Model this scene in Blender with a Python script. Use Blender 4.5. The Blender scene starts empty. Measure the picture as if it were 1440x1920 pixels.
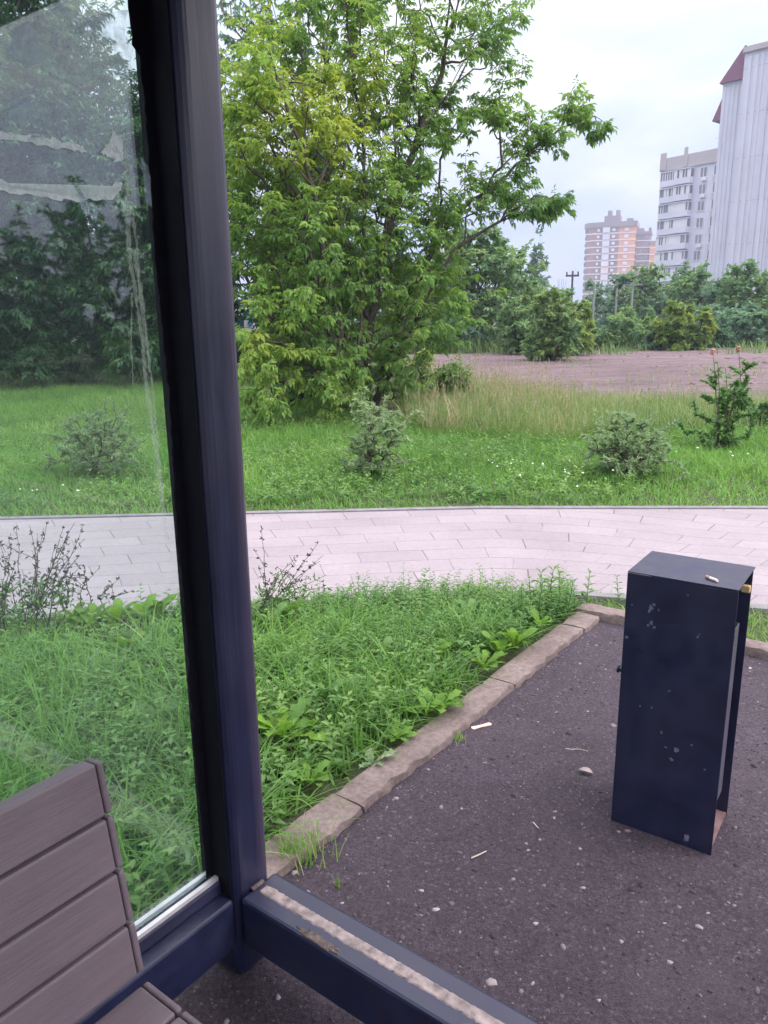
import bpy, math, random
import numpy as np
from mathutils import Matrix, Vector
R = math.radians
rng = np.random.default_rng(11)
random.seed(5)
sc = bpy.context.scene
col = sc.collection

# ------------------------------------------------------------------ camera model (measured from the photograph)
F, VX, VY, H = 1460.0, 795.0, 6700.0, 1.4
_d = np.array([VX - 720, VY - 960, F]); _d /= np.linalg.norm(_d)
_up = -_d
_f = np.array([0, 0, 1.0]); _f = _f - _f.dot(_up) * _up; _f /= np.linalg.norm(_f)
_r = np.cross(_f, _up)
if _r[0] < 0: _r = -_r
CM = np.array([_r, _f, _up])
def ray(px, py): return CM @ np.array([px - 720, py - 960, F])
def at(px, py, z=0.0):                      # ground point seen at a photo pixel
    r = ray(px, py); t = (z - H) / r[2]
    return np.array([r[0] * t, r[1] * t, z])
def atY(px, py, Y):                         # point at a distance Y seen at a photo pixel
    r = ray(px, py); t = Y / r[1]
    return np.array([r[0] * t, Y, H + r[2] * t])
def hit(px, py, p0, n):
    r = ray(px, py); o = np.array([0, 0, H]); t = (np.asarray(p0) - o).dot(n) / r.dot(n)
    return o + r * t
cam = bpy.data.cameras.new('camera'); co = bpy.data.objects.new('camera', cam); col.objects.link(co)
X = CM @ [1, 0, 0]; Yv = -(CM @ [0, 1, 0]); Z = -(CM @ [0, 0, 1])
m = Matrix.Identity(4)
for i in range(3):
    m[i][0], m[i][1], m[i][2] = X[i], Yv[i], Z[i]
m[2][3] = H
co.matrix_world = m
cam.sensor_fit = 'VERTICAL'; cam.sensor_height = 36; cam.lens = F / 1920 * 36
cam.clip_start = 0.02; cam.clip_end = 4000
sc.camera = co

# shelter frame: u runs along the back wall (away), v along the side opening (to the right and nearer)
TH = 53.0
U = np.array([math.cos(R(TH)), math.sin(R(TH)), 0]); V = np.array([math.cos(R(TH - 90)), math.sin(R(TH - 90)), 0])
C0 = np.array([-0.3212, 1.3811, 0])
def S(u, v, z=0.0): return C0 + U * u + V * v + np.array([0, 0, z])

# ------------------------------------------------------------------ materials
def mat(name):
    mt = bpy.data.materials.new(name); mt.use_nodes = True
    return mt, mt.node_tree.nodes, mt.node_tree.links, mt.node_tree.nodes['Principled BSDF']
def N(nt, typ, **kw):
    n = nt.nodes.new(typ)
    for k, v in kw.items():
        if k.startswith('_'): setattr(n, k[1:], v)
        else:
            key = k.replace('__', ' ')
            n.inputs[key].default_value = v
    return n
def ramp(nt, fac, stops, interp='LINEAR'):
    r = nt.nodes.new('ShaderNodeValToRGB'); r.color_ramp.interpolation = interp
    e = r.color_ramp.elements
    while len(e) < len(stops): e.new(0.5)
    for i, (p, c) in enumerate(stops):
        e[i].position = p; e[i].color = (c[0], c[1], c[2], 1) if len(c) == 3 else c
    nt.links.new(fac, r.inputs[0]); return r
def mix(nt, fac, a, b, typ='MIX'):
    n = nt.nodes.new('ShaderNodeMix'); n.data_type = 'RGBA'; n.blend_type = typ
    for inp, v in ((n.inputs[0], fac), (n.inputs[6], a), (n.inputs[7], b)):
        if hasattr(v, 'node'): nt.links.new(v, inp)
        else: inp.default_value = v if not isinstance(v, tuple) else (v + (1,) if len(v) == 3 else v)
    return n.outputs[2]
def coords(nt, kind='Object', scale=(1, 1, 1), rot=(0, 0, 0)):
    t = nt.nodes.new('ShaderNodeTexCoord'); mp = nt.nodes.new('ShaderNodeMapping')
    mp.inputs['Scale'].default_value = scale; mp.inputs['Rotation'].default_value = rot
    nt.links.new(t.outputs[kind], mp.inputs[0]); return mp.outputs[0]
def noise(nt, vec, scale, detail=4, rough=0.55, dist=0):
    n = N(nt, 'ShaderNodeTexNoise', Scale=scale, Detail=detail, Roughness=rough, Distortion=dist)
    nt.links.new(vec, n.inputs['Vector']); return n.outputs['Fac']
def bump(nt, b, h, strength=0.3, dist=0.01):
    n = N(nt, 'ShaderNodeBump', Strength=strength, Distance=dist)
    nt.links.new(h, n.inputs['Height']); nt.links.new(n.outputs[0], b.inputs['Normal'])
def simple(name, c, rough=0.6, var=0.25, scale=8, metal=0, bstr=0.15, bdist=0.004, kind='Object'):
    mt, nd, lk, b = mat(name); nt = mt.node_tree
    v = coords(nt, kind); f = noise(nt, v, scale, 6)
    lo = tuple(x * (1 - var) for x in c); hi = tuple(min(1, x * (1 + var)) for x in c)
    r = ramp(nt, f, [(0.3, lo), (0.7, hi)])
    lk.new(r.outputs[0], b.inputs['Base Color']); b.inputs['Roughness'].default_value = rough; b.inputs['Metallic'].default_value = metal
    if bstr: bump(nt, b, noise(nt, v, scale * 6, 4), bstr, bdist)
    return mt
def leafmat(name, stops, trans=0.35, rough=0.55, spec=0.25):
    mt, nd, lk, b = mat(name); nt = mt.node_tree
    a = N(nt, 'ShaderNodeAttribute', _attribute_name='tint')
    r = ramp(nt, a.outputs['Fac'], stops)
    lk.new(r.outputs[0], b.inputs['Base Color']); b.inputs['Roughness'].default_value = rough
    b.inputs['Specular IOR Level'].default_value = spec
    tr = N(nt, 'ShaderNodeBsdfTranslucent')
    h = N(nt, 'ShaderNodeHueSaturation', Saturation=1.1, Value=1.25, Hue=0.488); lk.new(r.outputs[0], h.inputs['Color'])
    lk.new(h.outputs[0], tr.inputs['Color'])
    mx = nt.nodes.new('ShaderNodeMixShader'); mx.inputs[0].default_value = trans
    lk.new(b.outputs[0], mx.inputs[1]); lk.new(tr.outputs[0], mx.inputs[2])
    lk.new(mx.outputs[0], nd['Material Output'].inputs['Surface'])
    return mt
M = {}

def paintmat(name, base, worn, rough, stretch, chip=(0.66, 0.7), chipscale=9):
    mt, nd, lk, b = mat(name); nt = mt.node_tree
    v = coords(nt, 'Object', stretch); v1 = coords(nt, 'Object')
    f = noise(nt, v, 14, 6, 0.6)
    r = ramp(nt, f, [(0.3, tuple(x * 0.75 for x in base)), (0.75, tuple(x * 1.5 for x in base))])
    f2 = noise(nt, v, chipscale, 8, 0.62, 0.3)
    k = ramp(nt, f2, [(chip[0], (0, 0, 0)), (chip[1], (1, 1, 1))])
    c = mix(nt, k.outputs[0], r.outputs[0], worn)
    dust = noise(nt, v1, 3, 5)
    dk = ramp(nt, dust, [(0.45, (0, 0, 0)), (0.8, (0.35, 0.35, 0.35))])
    c = mix(nt, dk.outputs[0], c, (0.05, 0.045, 0.06))
    lk.new(c, b.inputs['Base Color'])
    rr = ramp(nt, f, [(0.3, (rough * 0.8,) * 3), (0.7, (rough * 1.25,) * 3)])
    lk.new(rr.outputs[0], b.inputs['Roughness']); b.inputs['Specular IOR Level'].default_value = 0.6
    bump(nt, b, noise(nt, v, 30, 5), 0.25, 0.002)
    return mt
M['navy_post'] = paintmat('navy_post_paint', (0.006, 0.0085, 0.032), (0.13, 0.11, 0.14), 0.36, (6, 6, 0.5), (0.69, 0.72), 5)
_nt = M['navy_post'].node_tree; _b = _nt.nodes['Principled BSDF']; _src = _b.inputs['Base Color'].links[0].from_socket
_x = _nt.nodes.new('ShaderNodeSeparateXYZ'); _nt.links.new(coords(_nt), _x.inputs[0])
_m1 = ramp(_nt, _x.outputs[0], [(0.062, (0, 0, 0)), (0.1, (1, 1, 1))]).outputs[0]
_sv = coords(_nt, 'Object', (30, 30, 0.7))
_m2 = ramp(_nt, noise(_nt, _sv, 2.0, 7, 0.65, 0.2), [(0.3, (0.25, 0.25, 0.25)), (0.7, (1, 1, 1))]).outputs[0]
_c = mix(_nt, mix(_nt, 1.0, _m1, _m2, 'MULTIPLY'), _src, (0.085, 0.066, 0.1))  # pale band on outer corner: bright reflected edge painted into the colour, with wear streaks
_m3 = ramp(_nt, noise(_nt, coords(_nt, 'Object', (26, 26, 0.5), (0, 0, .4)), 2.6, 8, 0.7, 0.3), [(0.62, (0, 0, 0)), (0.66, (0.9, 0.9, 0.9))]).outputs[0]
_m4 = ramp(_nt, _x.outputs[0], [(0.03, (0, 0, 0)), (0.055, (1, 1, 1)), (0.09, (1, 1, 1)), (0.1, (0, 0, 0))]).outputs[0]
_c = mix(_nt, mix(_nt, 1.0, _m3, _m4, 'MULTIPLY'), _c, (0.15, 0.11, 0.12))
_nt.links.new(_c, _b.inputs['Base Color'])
M['navy_rail'] = paintmat('navy_rail_paint', (0.007, 0.0095, 0.036), (0.13, 0.12, 0.14), 0.42, (1, 1, 1), (0.68, 0.73), 7)
M['navy_bin'] = paintmat('navy_bin_paint', (0.006, 0.009, 0.036), (0.17, 0.18, 0.24), 0.46, (1, 1, 1), (0.715, 0.725), 8)
M['black_seal'] = simple('black_sealant', (0.004, 0.004, 0.008), 0.75, 0.3, 30); M['black_seal'].node_tree.nodes['Principled BSDF'].inputs['Specular IOR Level'].default_value = 0.15
M['alu'] = simple('weathered_aluminium', (0.5, 0.5, 0.53), 0.4, 0.15, 20, 0.3)
M['adhesive'] = simple('dirty_adhesive', (0.23, 0.195, 0.19), 0.9, 0.5, 50, 0, 0.35, 0.002)
M['rust'] = simple('rusty_grime', (0.11, 0.085, 0.08), 0.95, 0.6, 70, 0, 0.9, 0.006)
M['roof_dark'] = simple('roof_underside', (0.05, 0.05, 0.06), 0.7, 0.2, 5)
M['bucket'] = simple('galvanised_bucket', (0.12, 0.12, 0.16), 0.45, 0.2, 12, 0.6)
M['rustplate'] = simple('rusty_base_plate', (0.16, 0.1, 0.1), 0.8, 0.5, 20)
M['tan'] = simple('tan_paper', (0.5, 0.36, 0.18), 0.8, 0.1, 30)
M['bag'] = simple('dark_plastic_bag', (0.03, 0.08, 0.08), 0.25, 0.3, 30)
M['cig_paper'] = simple('cigarette_paper', (0.72, 0.68, 0.62), 0.8, 0.08, 80)
M['cig_filter'] = simple('cigarette_filter', (0.35, 0.27, 0.2), 0.8, 0.2, 80)
M['stickwood'] = simple('pale_stick_wood', (0.68, 0.45, 0.36), 0.7, 0.12, 60)
M['dryleaf'] = simple('dry_leaf', (0.3, 0.26, 0.25), 0.7, 0.12, 60)
M['twig'] = simple('twig_bark', (0.45, 0.38, 0.33), 0.8, 0.2, 60)
M['pebble'] = leafmat('pebble_stone', [(0, (0.025, 0.02, 0.024)), (0.55, (0.065, 0.054, 0.06)), (0.9, (0.2, 0.175, 0.185)), (1, (0.34, 0.31, 0.32))], 0.0, 0.85)
M['lotstone'] = leafmat('lot_rubble', [(0, (0.07, 0.055, 0.058)), (1, (0.22, 0.17, 0.175))], 0.0, 0.9)
M['bark'] = simple('grey_brown_bark', (0.07, 0.06, 0.052), 0.9, 0.4, 14, 0, 0.6, 0.01)
M['bark_light'] = simple('light_bark', (0.085, 0.068, 0.058), 0.9, 0.3, 14, 0, 0.6, 0.01)
M['stalk'] = simple('dark_dry_stalk', (0.075, 0.08, 0.06), 0.9, 0.3, 40, 0, 0)
M['maple'] = leafmat('maple_leaf', [(0, (0.12, 0.24, 0.085)), (0.45, (0.17, 0.315, 0.08)), (0.8, (0.255, 0.39, 0.085)), (1, (0.34, 0.44, 0.09))], 0.5)
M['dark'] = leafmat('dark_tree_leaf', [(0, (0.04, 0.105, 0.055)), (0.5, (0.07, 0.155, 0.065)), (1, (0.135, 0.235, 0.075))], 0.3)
M['far'] = leafmat('far_tree_leaf', [(0, (0.11, 0.22, 0.11)), (0.5, (0.185, 0.315, 0.125)), (1, (0.31, 0.42, 0.15))], 0.4)
M['farblue'] = leafmat('far_blue_leaf', [(0, (0.1, 0.195, 0.135)), (0.5, (0.15, 0.265, 0.15)), (1, (0.23, 0.36, 0.18))], 0.4)
M['yellowleaf'] = leafmat('yellow_green_leaf', [(0, (0.13, 0.23, 0.07)), (0.5, (0.215, 0.325, 0.085)), (1, (0.36, 0.43, 0.12))], 0.4)
M['silver'] = leafmat('silver_shrub_leaf', [(0, (0.17, 0.28, 0.15)), (0.5, (0.27, 0.385, 0.2)), (1, (0.4, 0.49, 0.28))], 0.45)
M['grass'] = leafmat('lawn_blade', [(0, (0.085, 0.185, 0.05)), (0.5, (0.145, 0.32, 0.07)), (0.85, (0.215, 0.39, 0.095)), (1, (0.4, 0.4, 0.22))], 0.45)
M['weed'] = leafmat('weed_leaf', [(0, (0.07, 0.17, 0.065)), (0.5, (0.12, 0.245, 0.08)), (1, (0.2, 0.33, 0.09))], 0.35, 0.5)
M['broad'] = leafmat('broad_leaf', [(0, (0.085, 0.2, 0.05)), (0.6, (0.15, 0.3, 0.05)), (1, (0.22, 0.4, 0.05))], 0.42, 0.5)
M['straw'] = leafmat('straw_blade', [(0, (0.13, 0.21, 0.065)), (0.4, (0.23, 0.29, 0.095)), (0.75, (0.36, 0.34, 0.18)), (1, (0.46, 0.38, 0.3))], 0.35)
M['meadow'] = leafmat('meadow_blade', [(0, (0.1, 0.19, 0.07)), (0.6, (0.18, 0.28, 0.09)), (1, (0.36, 0.33, 0.19))], 0.35)
M['redhead'] = simple('rusty_seed_head', (0.35, 0.15, 0.12), 0.9, 0.3, 40, 0, 0)
M['clover'] = simple('clover_flower', (0.65, 0.65, 0.6), 0.8, 0.1, 40, 0, 0)

# asphalt
mt, nd, lk, b = mat('asphalt'); nt = mt.node_tree; v = coords(nt)
f1 = noise(nt, v, 1.3, 5); f2 = noise(nt, v, 260, 3, 0.7); f4 = noise(nt, v, 18, 6, 0.65)
base = ramp(nt, f1, [(0.3, (0.025, 0.019, 0.028)), (0.7, (0.043, 0.033, 0.046))]).outputs[0]
base = mix(nt, 0.75, base, ramp(nt, f2, [(0.32, (0.2, 0.2, 0.2)), (0.68, (2.0, 2.0, 2.0))]).outputs[0], 'MULTIPLY')
base = mix(nt, 0.6, base, ramp(nt, f4, [(0.3, (0.55, 0.55, 0.55)), (0.7, (1.4, 1.35, 1.4))]).outputs[0], 'MULTIPLY')
dn = N(nt, 'ShaderNodeTexNoise', Scale=120.0, Detail=2.0); lk.new(v, dn.inputs['Vector']); dsc = nt.nodes.new('ShaderNodeVectorMath'); dsc.operation = 'SCALE'; dsc.inputs['Scale'].default_value = 0.014; lk.new(dn.outputs['Color'], dsc.inputs[0]); dv = nt.nodes.new('ShaderNodeVectorMath'); lk.new(v, dv.inputs[0]); lk.new(dsc.outputs[0], dv.inputs[1]); v = dv.outputs[0]
f5 = noise(nt, v, 95, 3, 0.7); base = mix(nt, 0.8, base, ramp(nt, f5, [(0.36, (0.4, 0.4, 0.4)), (0.64, (1.75, 1.7, 1.75))]).outputs[0], 'MULTIPLY')
vo = N(nt, 'ShaderNodeTexVoronoi', Scale=95.0); lk.new(v, vo.inputs['Vector'])
dk = ramp(nt, vo.outputs['Distance'], [(0.3, (1, 1, 1)), (0.42, (0, 0, 0))]).outputs[0]
sep = N(nt, 'ShaderNodeSeparateColor'); lk.new(vo.outputs['Color'], sep.inputs[0])
pick = ramp(nt, sep.outputs[0], [(0.72, (0, 0, 0)), (1.0, (0.8, 0.8, 0.8))]).outputs[0]
sp = mix(nt, 1.0, dk, pick, 'MULTIPLY')
sepc = ramp(nt, sep.outputs[1], [(0, (0.045, 0.037, 0.046)), (1, (0.17, 0.152, 0.168))]).outputs[0]
base = mix(nt, sp, base, sepc)
vo2 = N(nt, 'ShaderNodeTexVoronoi', Scale=42.0); lk.new(v, vo2.inputs['Vector']); sep2 = N(nt, 'ShaderNodeSeparateColor'); lk.new(vo2.outputs['Color'], sep2.inputs[0])
sp2 = mix(nt, 1.0, ramp(nt, vo2.outputs['Distance'], [(0.18, (1, 1, 1)), (0.32, (0, 0, 0))]).outputs[0], ramp(nt, sep2.outputs[0], [(0.8, (0, 0, 0)), (0.97, (0.85, 0.85, 0.85))]).outputs[0], 'MULTIPLY')
base = mix(nt, sp2, base, ramp(nt, sep2.outputs[1], [(0, (0.03, 0.024, 0.03)), (0.5, (0.07, 0.06, 0.07)), (1, (0.15, 0.135, 0.15))]).outputs[0])
cw = N(nt, 'ShaderNodeTexVoronoi', Scale=0.9, _feature='DISTANCE_TO_EDGE'); wv = nt.nodes.new('ShaderNodeVectorMath'); wv.operation = 'ADD'
wn = N(nt, 'ShaderNodeTexNoise', Scale=4.0, Detail=6.0); lk.new(v, wn.inputs['Vector']); ws = nt.nodes.new('ShaderNodeVectorMath'); ws.operation = 'SCALE'; ws.inputs['Scale'].default_value = 0.35; lk.new(wn.outputs['Color'], ws.inputs[0]); lk.new(v, wv.inputs[0]); lk.new(ws.outputs[0], wv.inputs[1]); lk.new(wv.outputs[0], cw.inputs['Vector'])
ck = ramp(nt, cw.outputs['Distance'], [(0.0, (0.75, 0.75, 0.75)), (0.006, (0, 0, 0))]).outputs[0]
ckm = ramp(nt, noise(nt, v, 1.7, 2), [(0.5, (0, 0, 0)), (0.56, (1, 1, 1))]).outputs[0]
base = mix(nt, mix(nt, 1.0, ck, ckm, 'MULTIPLY'), base, (0.008, 0.006, 0.008))
dirt = ramp(nt, noise(nt, v, 2.3, 6, 0.65), [(0.52, (0, 0, 0)), (0.72, (0.55, 0.55, 0.55))]).outputs[0]
base = mix(nt, dirt, base, mix(nt, 0.6, (0.06, 0.045, 0.056), ramp(nt, f2, [(0.3, (0.3, 0.3, 0.3)), (0.7, (1.7, 1.7, 1.7))]).outputs[0], 'MULTIPLY'))
lk.new(base, b.inputs['Base Color']); b.inputs['Roughness'].default_value = 0.85
bump(nt, b, f2, 0.9, 0.006)
M['asphalt'] = mt
# soil
mt, nd, lk, b = mat('soil'); nt = mt.node_tree; v = coords(nt)
c = ramp(nt, noise(nt, v, 0.7, 6), [(0.3, (0.032, 0.045, 0.018)), (0.7, (0.055, 0.075, 0.024))]).outputs[0]
c = mix(nt, 0.7, c, ramp(nt, noise(nt, v, 30, 5), [(0.3, (0.4, 0.4, 0.4)), (0.7, (1.4, 1.4, 1.4))]).outputs[0], 'MULTIPLY')
lk.new(c, b.inputs['Base Color']); b.inputs['Roughness'].default_value = 0.95; bump(nt, b, noise(nt, v, 12, 6), 0.8, 0.05)
M['soil'] = mt
# lot
mt, nd, lk, b = mat('bare_gravel'); nt = mt.node_tree; v = coords(nt, 'Object', (0.3, 1, 1)); v2 = coords(nt)
c = ramp(nt, noise(nt, v, 0.8, 7, 0.65), [(0.3, (0.10, 0.073, 0.076)), (0.5, (0.165, 0.122, 0.126)), (0.7, (0.21, 0.16, 0.165))]).outputs[0]
c = mix(nt, 0.7, c, ramp(nt, noise(nt, v, 7, 6, 0.7), [(0.4, (0.36, 0.36, 0.4)), (0.6, (1.25, 1.22, 1.25))]).outputs[0], 'MULTIPLY')
lk.new(c, b.inputs['Base Color']); b.inputs['Roughness'].default_value = 0.95; bump(nt, b, noise(nt, v2, 5, 8, 0.7), 1.0, 0.12)
M['lot'] = mt
# kerb concrete
mt, nd, lk, b = mat('old_kerb_concrete'); nt = mt.node_tree; v = coords(nt)
c = ramp(nt, noise(nt, v, 5, 7, 0.65), [(0.3, (0.12, 0.094, 0.09)), (0.5, (0.185, 0.148, 0.138)), (0.72, (0.25, 0.207, 0.196))]).outputs[0]
c = mix(nt, 0.6, c, ramp(nt, noise(nt, v, 60, 5), [(0.3, (0.5, 0.5, 0.5)), (0.7, (1.3, 1.3, 1.3))]).outputs[0], 'MULTIPLY')
lk.new(c, b.inputs['Base Color']); b.inputs['Roughness'].default_value = 0.95; bump(nt, b, noise(nt, v, 70, 8, 0.75), 1.0, 0.008)
M['kerb'] = mt
M['edging'] = simple('grey_edging_concrete', (0.17, 0.165, 0.18), 0.9, 0.2, 12)
# path pavers
mt, nd, lk, b = mat('pale_pavers'); nt = mt.node_tree
t = nt.nodes.new('ShaderNodeUVMap')
br = N(nt, 'ShaderNodeTexBrick', Scale=1.0); br.offset = 0.0; br.squash = 1
sv = nt.nodes.new('ShaderNodeSeparateXYZ'); lk.new(t.outputs[0], sv.inputs[0])
q1 = N(nt, 'ShaderNodeMath', _operation='DIVIDE'); q1.inputs[1].default_value = 0.2; lk.new(sv.outputs[1], q1.inputs[0]); q2 = N(nt, 'ShaderNodeMath', _operation='FLOOR'); lk.new(q1.outputs[0], q2.inputs[0])
q3 = N(nt, 'ShaderNodeMath', _operation='MULTIPLY_ADD'); q3.inputs[1].default_value = 0.147; lk.new(q2.outputs[0], q3.inputs[0]); lk.new(sv.outputs[0], q3.inputs[2])
cv = nt.nodes.new('ShaderNodeCombineXYZ'); lk.new(q3.outputs[0], cv.inputs[0]); lk.new(sv.outputs[1], cv.inputs[1]); lk.new(cv.outputs[0], br.inputs['Vector'])
br.inputs['Color1'].default_value = (0.235, 0.213, 0.232, 1); br.inputs['Color2'].default_value = (0.275, 0.252, 0.27, 1); br.inputs['Mortar'].default_value = (0.10, 0.083, 0.095, 1)
br.inputs['Brick Width'].default_value = 0.40; br.inputs['Row Height'].default_value = 0.2; br.inputs['Mortar Size'].default_value = 0.0026; br.inputs['Mortar Smooth'].default_value = 0.2
v = coords(nt)
jk = ramp(nt, noise(nt, v, 3.5, 3), [(0.42, (0, 0, 0)), (0.62, (1, 1, 1))]).outputs[0]
jm = mix(nt, 1.0, jk, br.outputs['Fac'], 'MULTIPLY')
c = mix(nt, jm, mix(nt, 0.3, br.outputs['Color'], (0.26, 0.236, 0.252)), (0.1, 0.065, 0.075))
c = mix(nt, 0.55, c, ramp(nt, noise(nt, v, 1.6, 6, 0.6), [(0.3, (0.74, 0.72, 0.72)), (0.7, (1.08, 1.07, 1.07))]).outputs[0], 'MULTIPLY')
c = mix(nt, 0.6, c, ramp(nt, noise(nt, v, 45, 5, 0.7), [(0.3, (0.8, 0.8, 0.8)), (0.6, (1.06, 1.06, 1.06))]).outputs[0], 'MULTIPLY')
st = ramp(nt, noise(nt, v, 16, 4, 0.6), [(0.64, (0, 0, 0)), (0.76, (0.45, 0.45, 0.45))]).outputs[0]
c = mix(nt, st, c, (0.17, 0.12, 0.12))
lk.new(c, b.inputs['Base Color']); b.inputs['Roughness'].default_value = 0.9
M['paver'] = mt
# bench composite
mt, nd, lk, b = mat('composite_bench_board'); nt = mt.node_tree; v = coords(nt, 'Object', (1.5, 20, 20)); v1 = coords(nt)
c = ramp(nt, noise(nt, v, 6, 6, 0.6), [(0.3, (0.095, 0.078, 0.09)), (0.7, (0.12, 0.099, 0.112))]).outputs[0]
c = mix(nt, 0.6, c, ramp(nt, noise(nt, v1, 5, 5), [(0.3, (0.75, 0.72, 0.74)), (0.7, (1.2, 1.15, 1.2))]).outputs[0], 'MULTIPLY')
lk.new(c, b.inputs['Base Color']); b.inputs['Roughness'].default_value = 0.6; bump(nt, b, noise(nt, v, 25, 4), 0.3, 0.002)
M['bench'] = mt
# glass with a dusty film
mt, nd, lk, b = mat('dusty_glass'); nt = mt.node_tree; nd.remove(b)
tr = N(nt, 'ShaderNodeBsdfTransparent', Color=(0.88, 0.94, 0.93, 1)); gl = N(nt, 'ShaderNodeBsdfGlossy', Roughness=0.02, Color=(1, 1, 1, 1))
fr = N(nt, 'ShaderNodeLayerWeight', Blend=0.5); m1 = nt.nodes.new('ShaderNodeMixShader')
pw = N(nt, 'ShaderNodeMath', _operation='POWER'); pw.inputs[1].default_value = 5; lk.new(fr.outputs['Facing'], pw.inputs[0])
fm = N(nt, 'ShaderNodeMath', _operation='MULTIPLY_ADD'); fm.inputs[1].default_value = 0.95; fm.inputs[2].default_value = 0.06; lk.new(pw.outputs[0], fm.inputs[0]); lk.new(fm.outputs[0], m1.inputs[0]); lk.new(tr.outputs[0], m1.inputs[1]); lk.new(gl.outputs[0], m1.inputs[2])
df = N(nt, 'ShaderNodeBsdfDiffuse', Color=(0.5, 0.63, 0.66, 1)); tl = N(nt, 'ShaderNodeBsdfTranslucent', Color=(0.5, 0.63, 0.66, 1))
m2 = nt.nodes.new('ShaderNodeMixShader'); m2.inputs[0].default_value = 0.5; lk.new(df.outputs[0], m2.inputs[1]); lk.new(tl.outputs[0], m2.inputs[2])
v = coords(nt); film = ramp(nt, noise(nt, v, 3.0, 5, 0.6, 0.4), [(0.3, (0.005,) * 3), (0.7, (0.024,) * 3)]).outputs[0]
m3 = nt.nodes.new('ShaderNodeMixShader'); lk.new(film, m3.inputs[0]); lk.new(m1.outputs[0], m3.inputs[1]); lk.new(m2.outputs[0], m3.inputs[2])
lk.new(m3.outputs[0], nd['Material Output'].inputs['Surface'])
M['glass'] = mt
def veil(name, alpha, c, scale=60, lo=0.35, hi=0.65):
    mt, nd, lk, b = mat(name); nt = mt.node_tree; v = coords(nt)
    a = ramp(nt, noise(nt, v, scale, 6, 0.65), [(lo, (alpha * 0.25,) * 3), (hi, (alpha,) * 3)]).outputs[0]
    lk.new(a, b.inputs['Alpha']); b.inputs['Base Color'].default_value = (*c, 1); b.inputs['Roughness'].default_value = 0.9
    return mt
M['tape'] = veil('old_tape', 0.7, (0.8, 0.88, 0.86), 80, 0.25, 0.55)
M['streak'] = veil('dirt_streak', 0.26, (0.55, 0.66, 0.55), 60, 0.3, 0.7)
M['glue'] = veil('glue_patch', 0.3, (0.6, 0.72, 0.78), 40, 0.42, 0.6)

# ------------------------------------------------------------------ object helpers
def tag(o, label=None, cat=None, group=None, kind=None):
    if label: o['label'] = label
    if cat: o['category'] = cat
    if group: o['group'] = group
    if kind: o['kind'] = kind
    return o
def empty(name, loc, rz=0.0, **k):
    o = bpy.data.objects.new(name, None); col.objects.link(o); o.location = tuple(loc); o.rotation_euler = (0, 0, rz); o.empty_display_size = 0.1
    return tag(o, **k)
def link(name, me, parent=None, loc=None, mats=None):
    o = bpy.data.objects.new(name, me); col.objects.link(o)
    if parent is not None: o.parent = parent
    if loc is not None: o.location = tuple(loc)
    for x in (mats or []):
        me.materials.append(x)
    return o
def bulk(name, verts, tris, material, parent=None, tint=None, loc=None, smooth=False):
    me = bpy.data.meshes.new(name)
    verts = np.ascontiguousarray(verts, dtype=np.float32); tris = np.ascontiguousarray(tris, dtype=np.int32)
    me.vertices.add(len(verts)); me.vertices.foreach_set('co', verts.ravel())
    k = tris.shape[1]
    me.loops.add(tris.size); me.loops.foreach_set('vertex_index', tris.ravel())
    me.polygons.add(len(tris)); me.polygons.foreach_set('loop_start', np.arange(0, tris.size, k, dtype=np.int32))
    if tint is not None:
        at_ = me.attributes.new('tint', 'FLOAT', 'POINT'); at_.data.foreach_set('value', np.ascontiguousarray(tint, dtype=np.float32))
    me.update(calc_edges=True)
    if smooth: me.polygons.foreach_set('use_smooth', np.ones(len(tris), dtype=bool))
    me.materials.append(material)
    return link(name, me, parent, loc)
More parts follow.
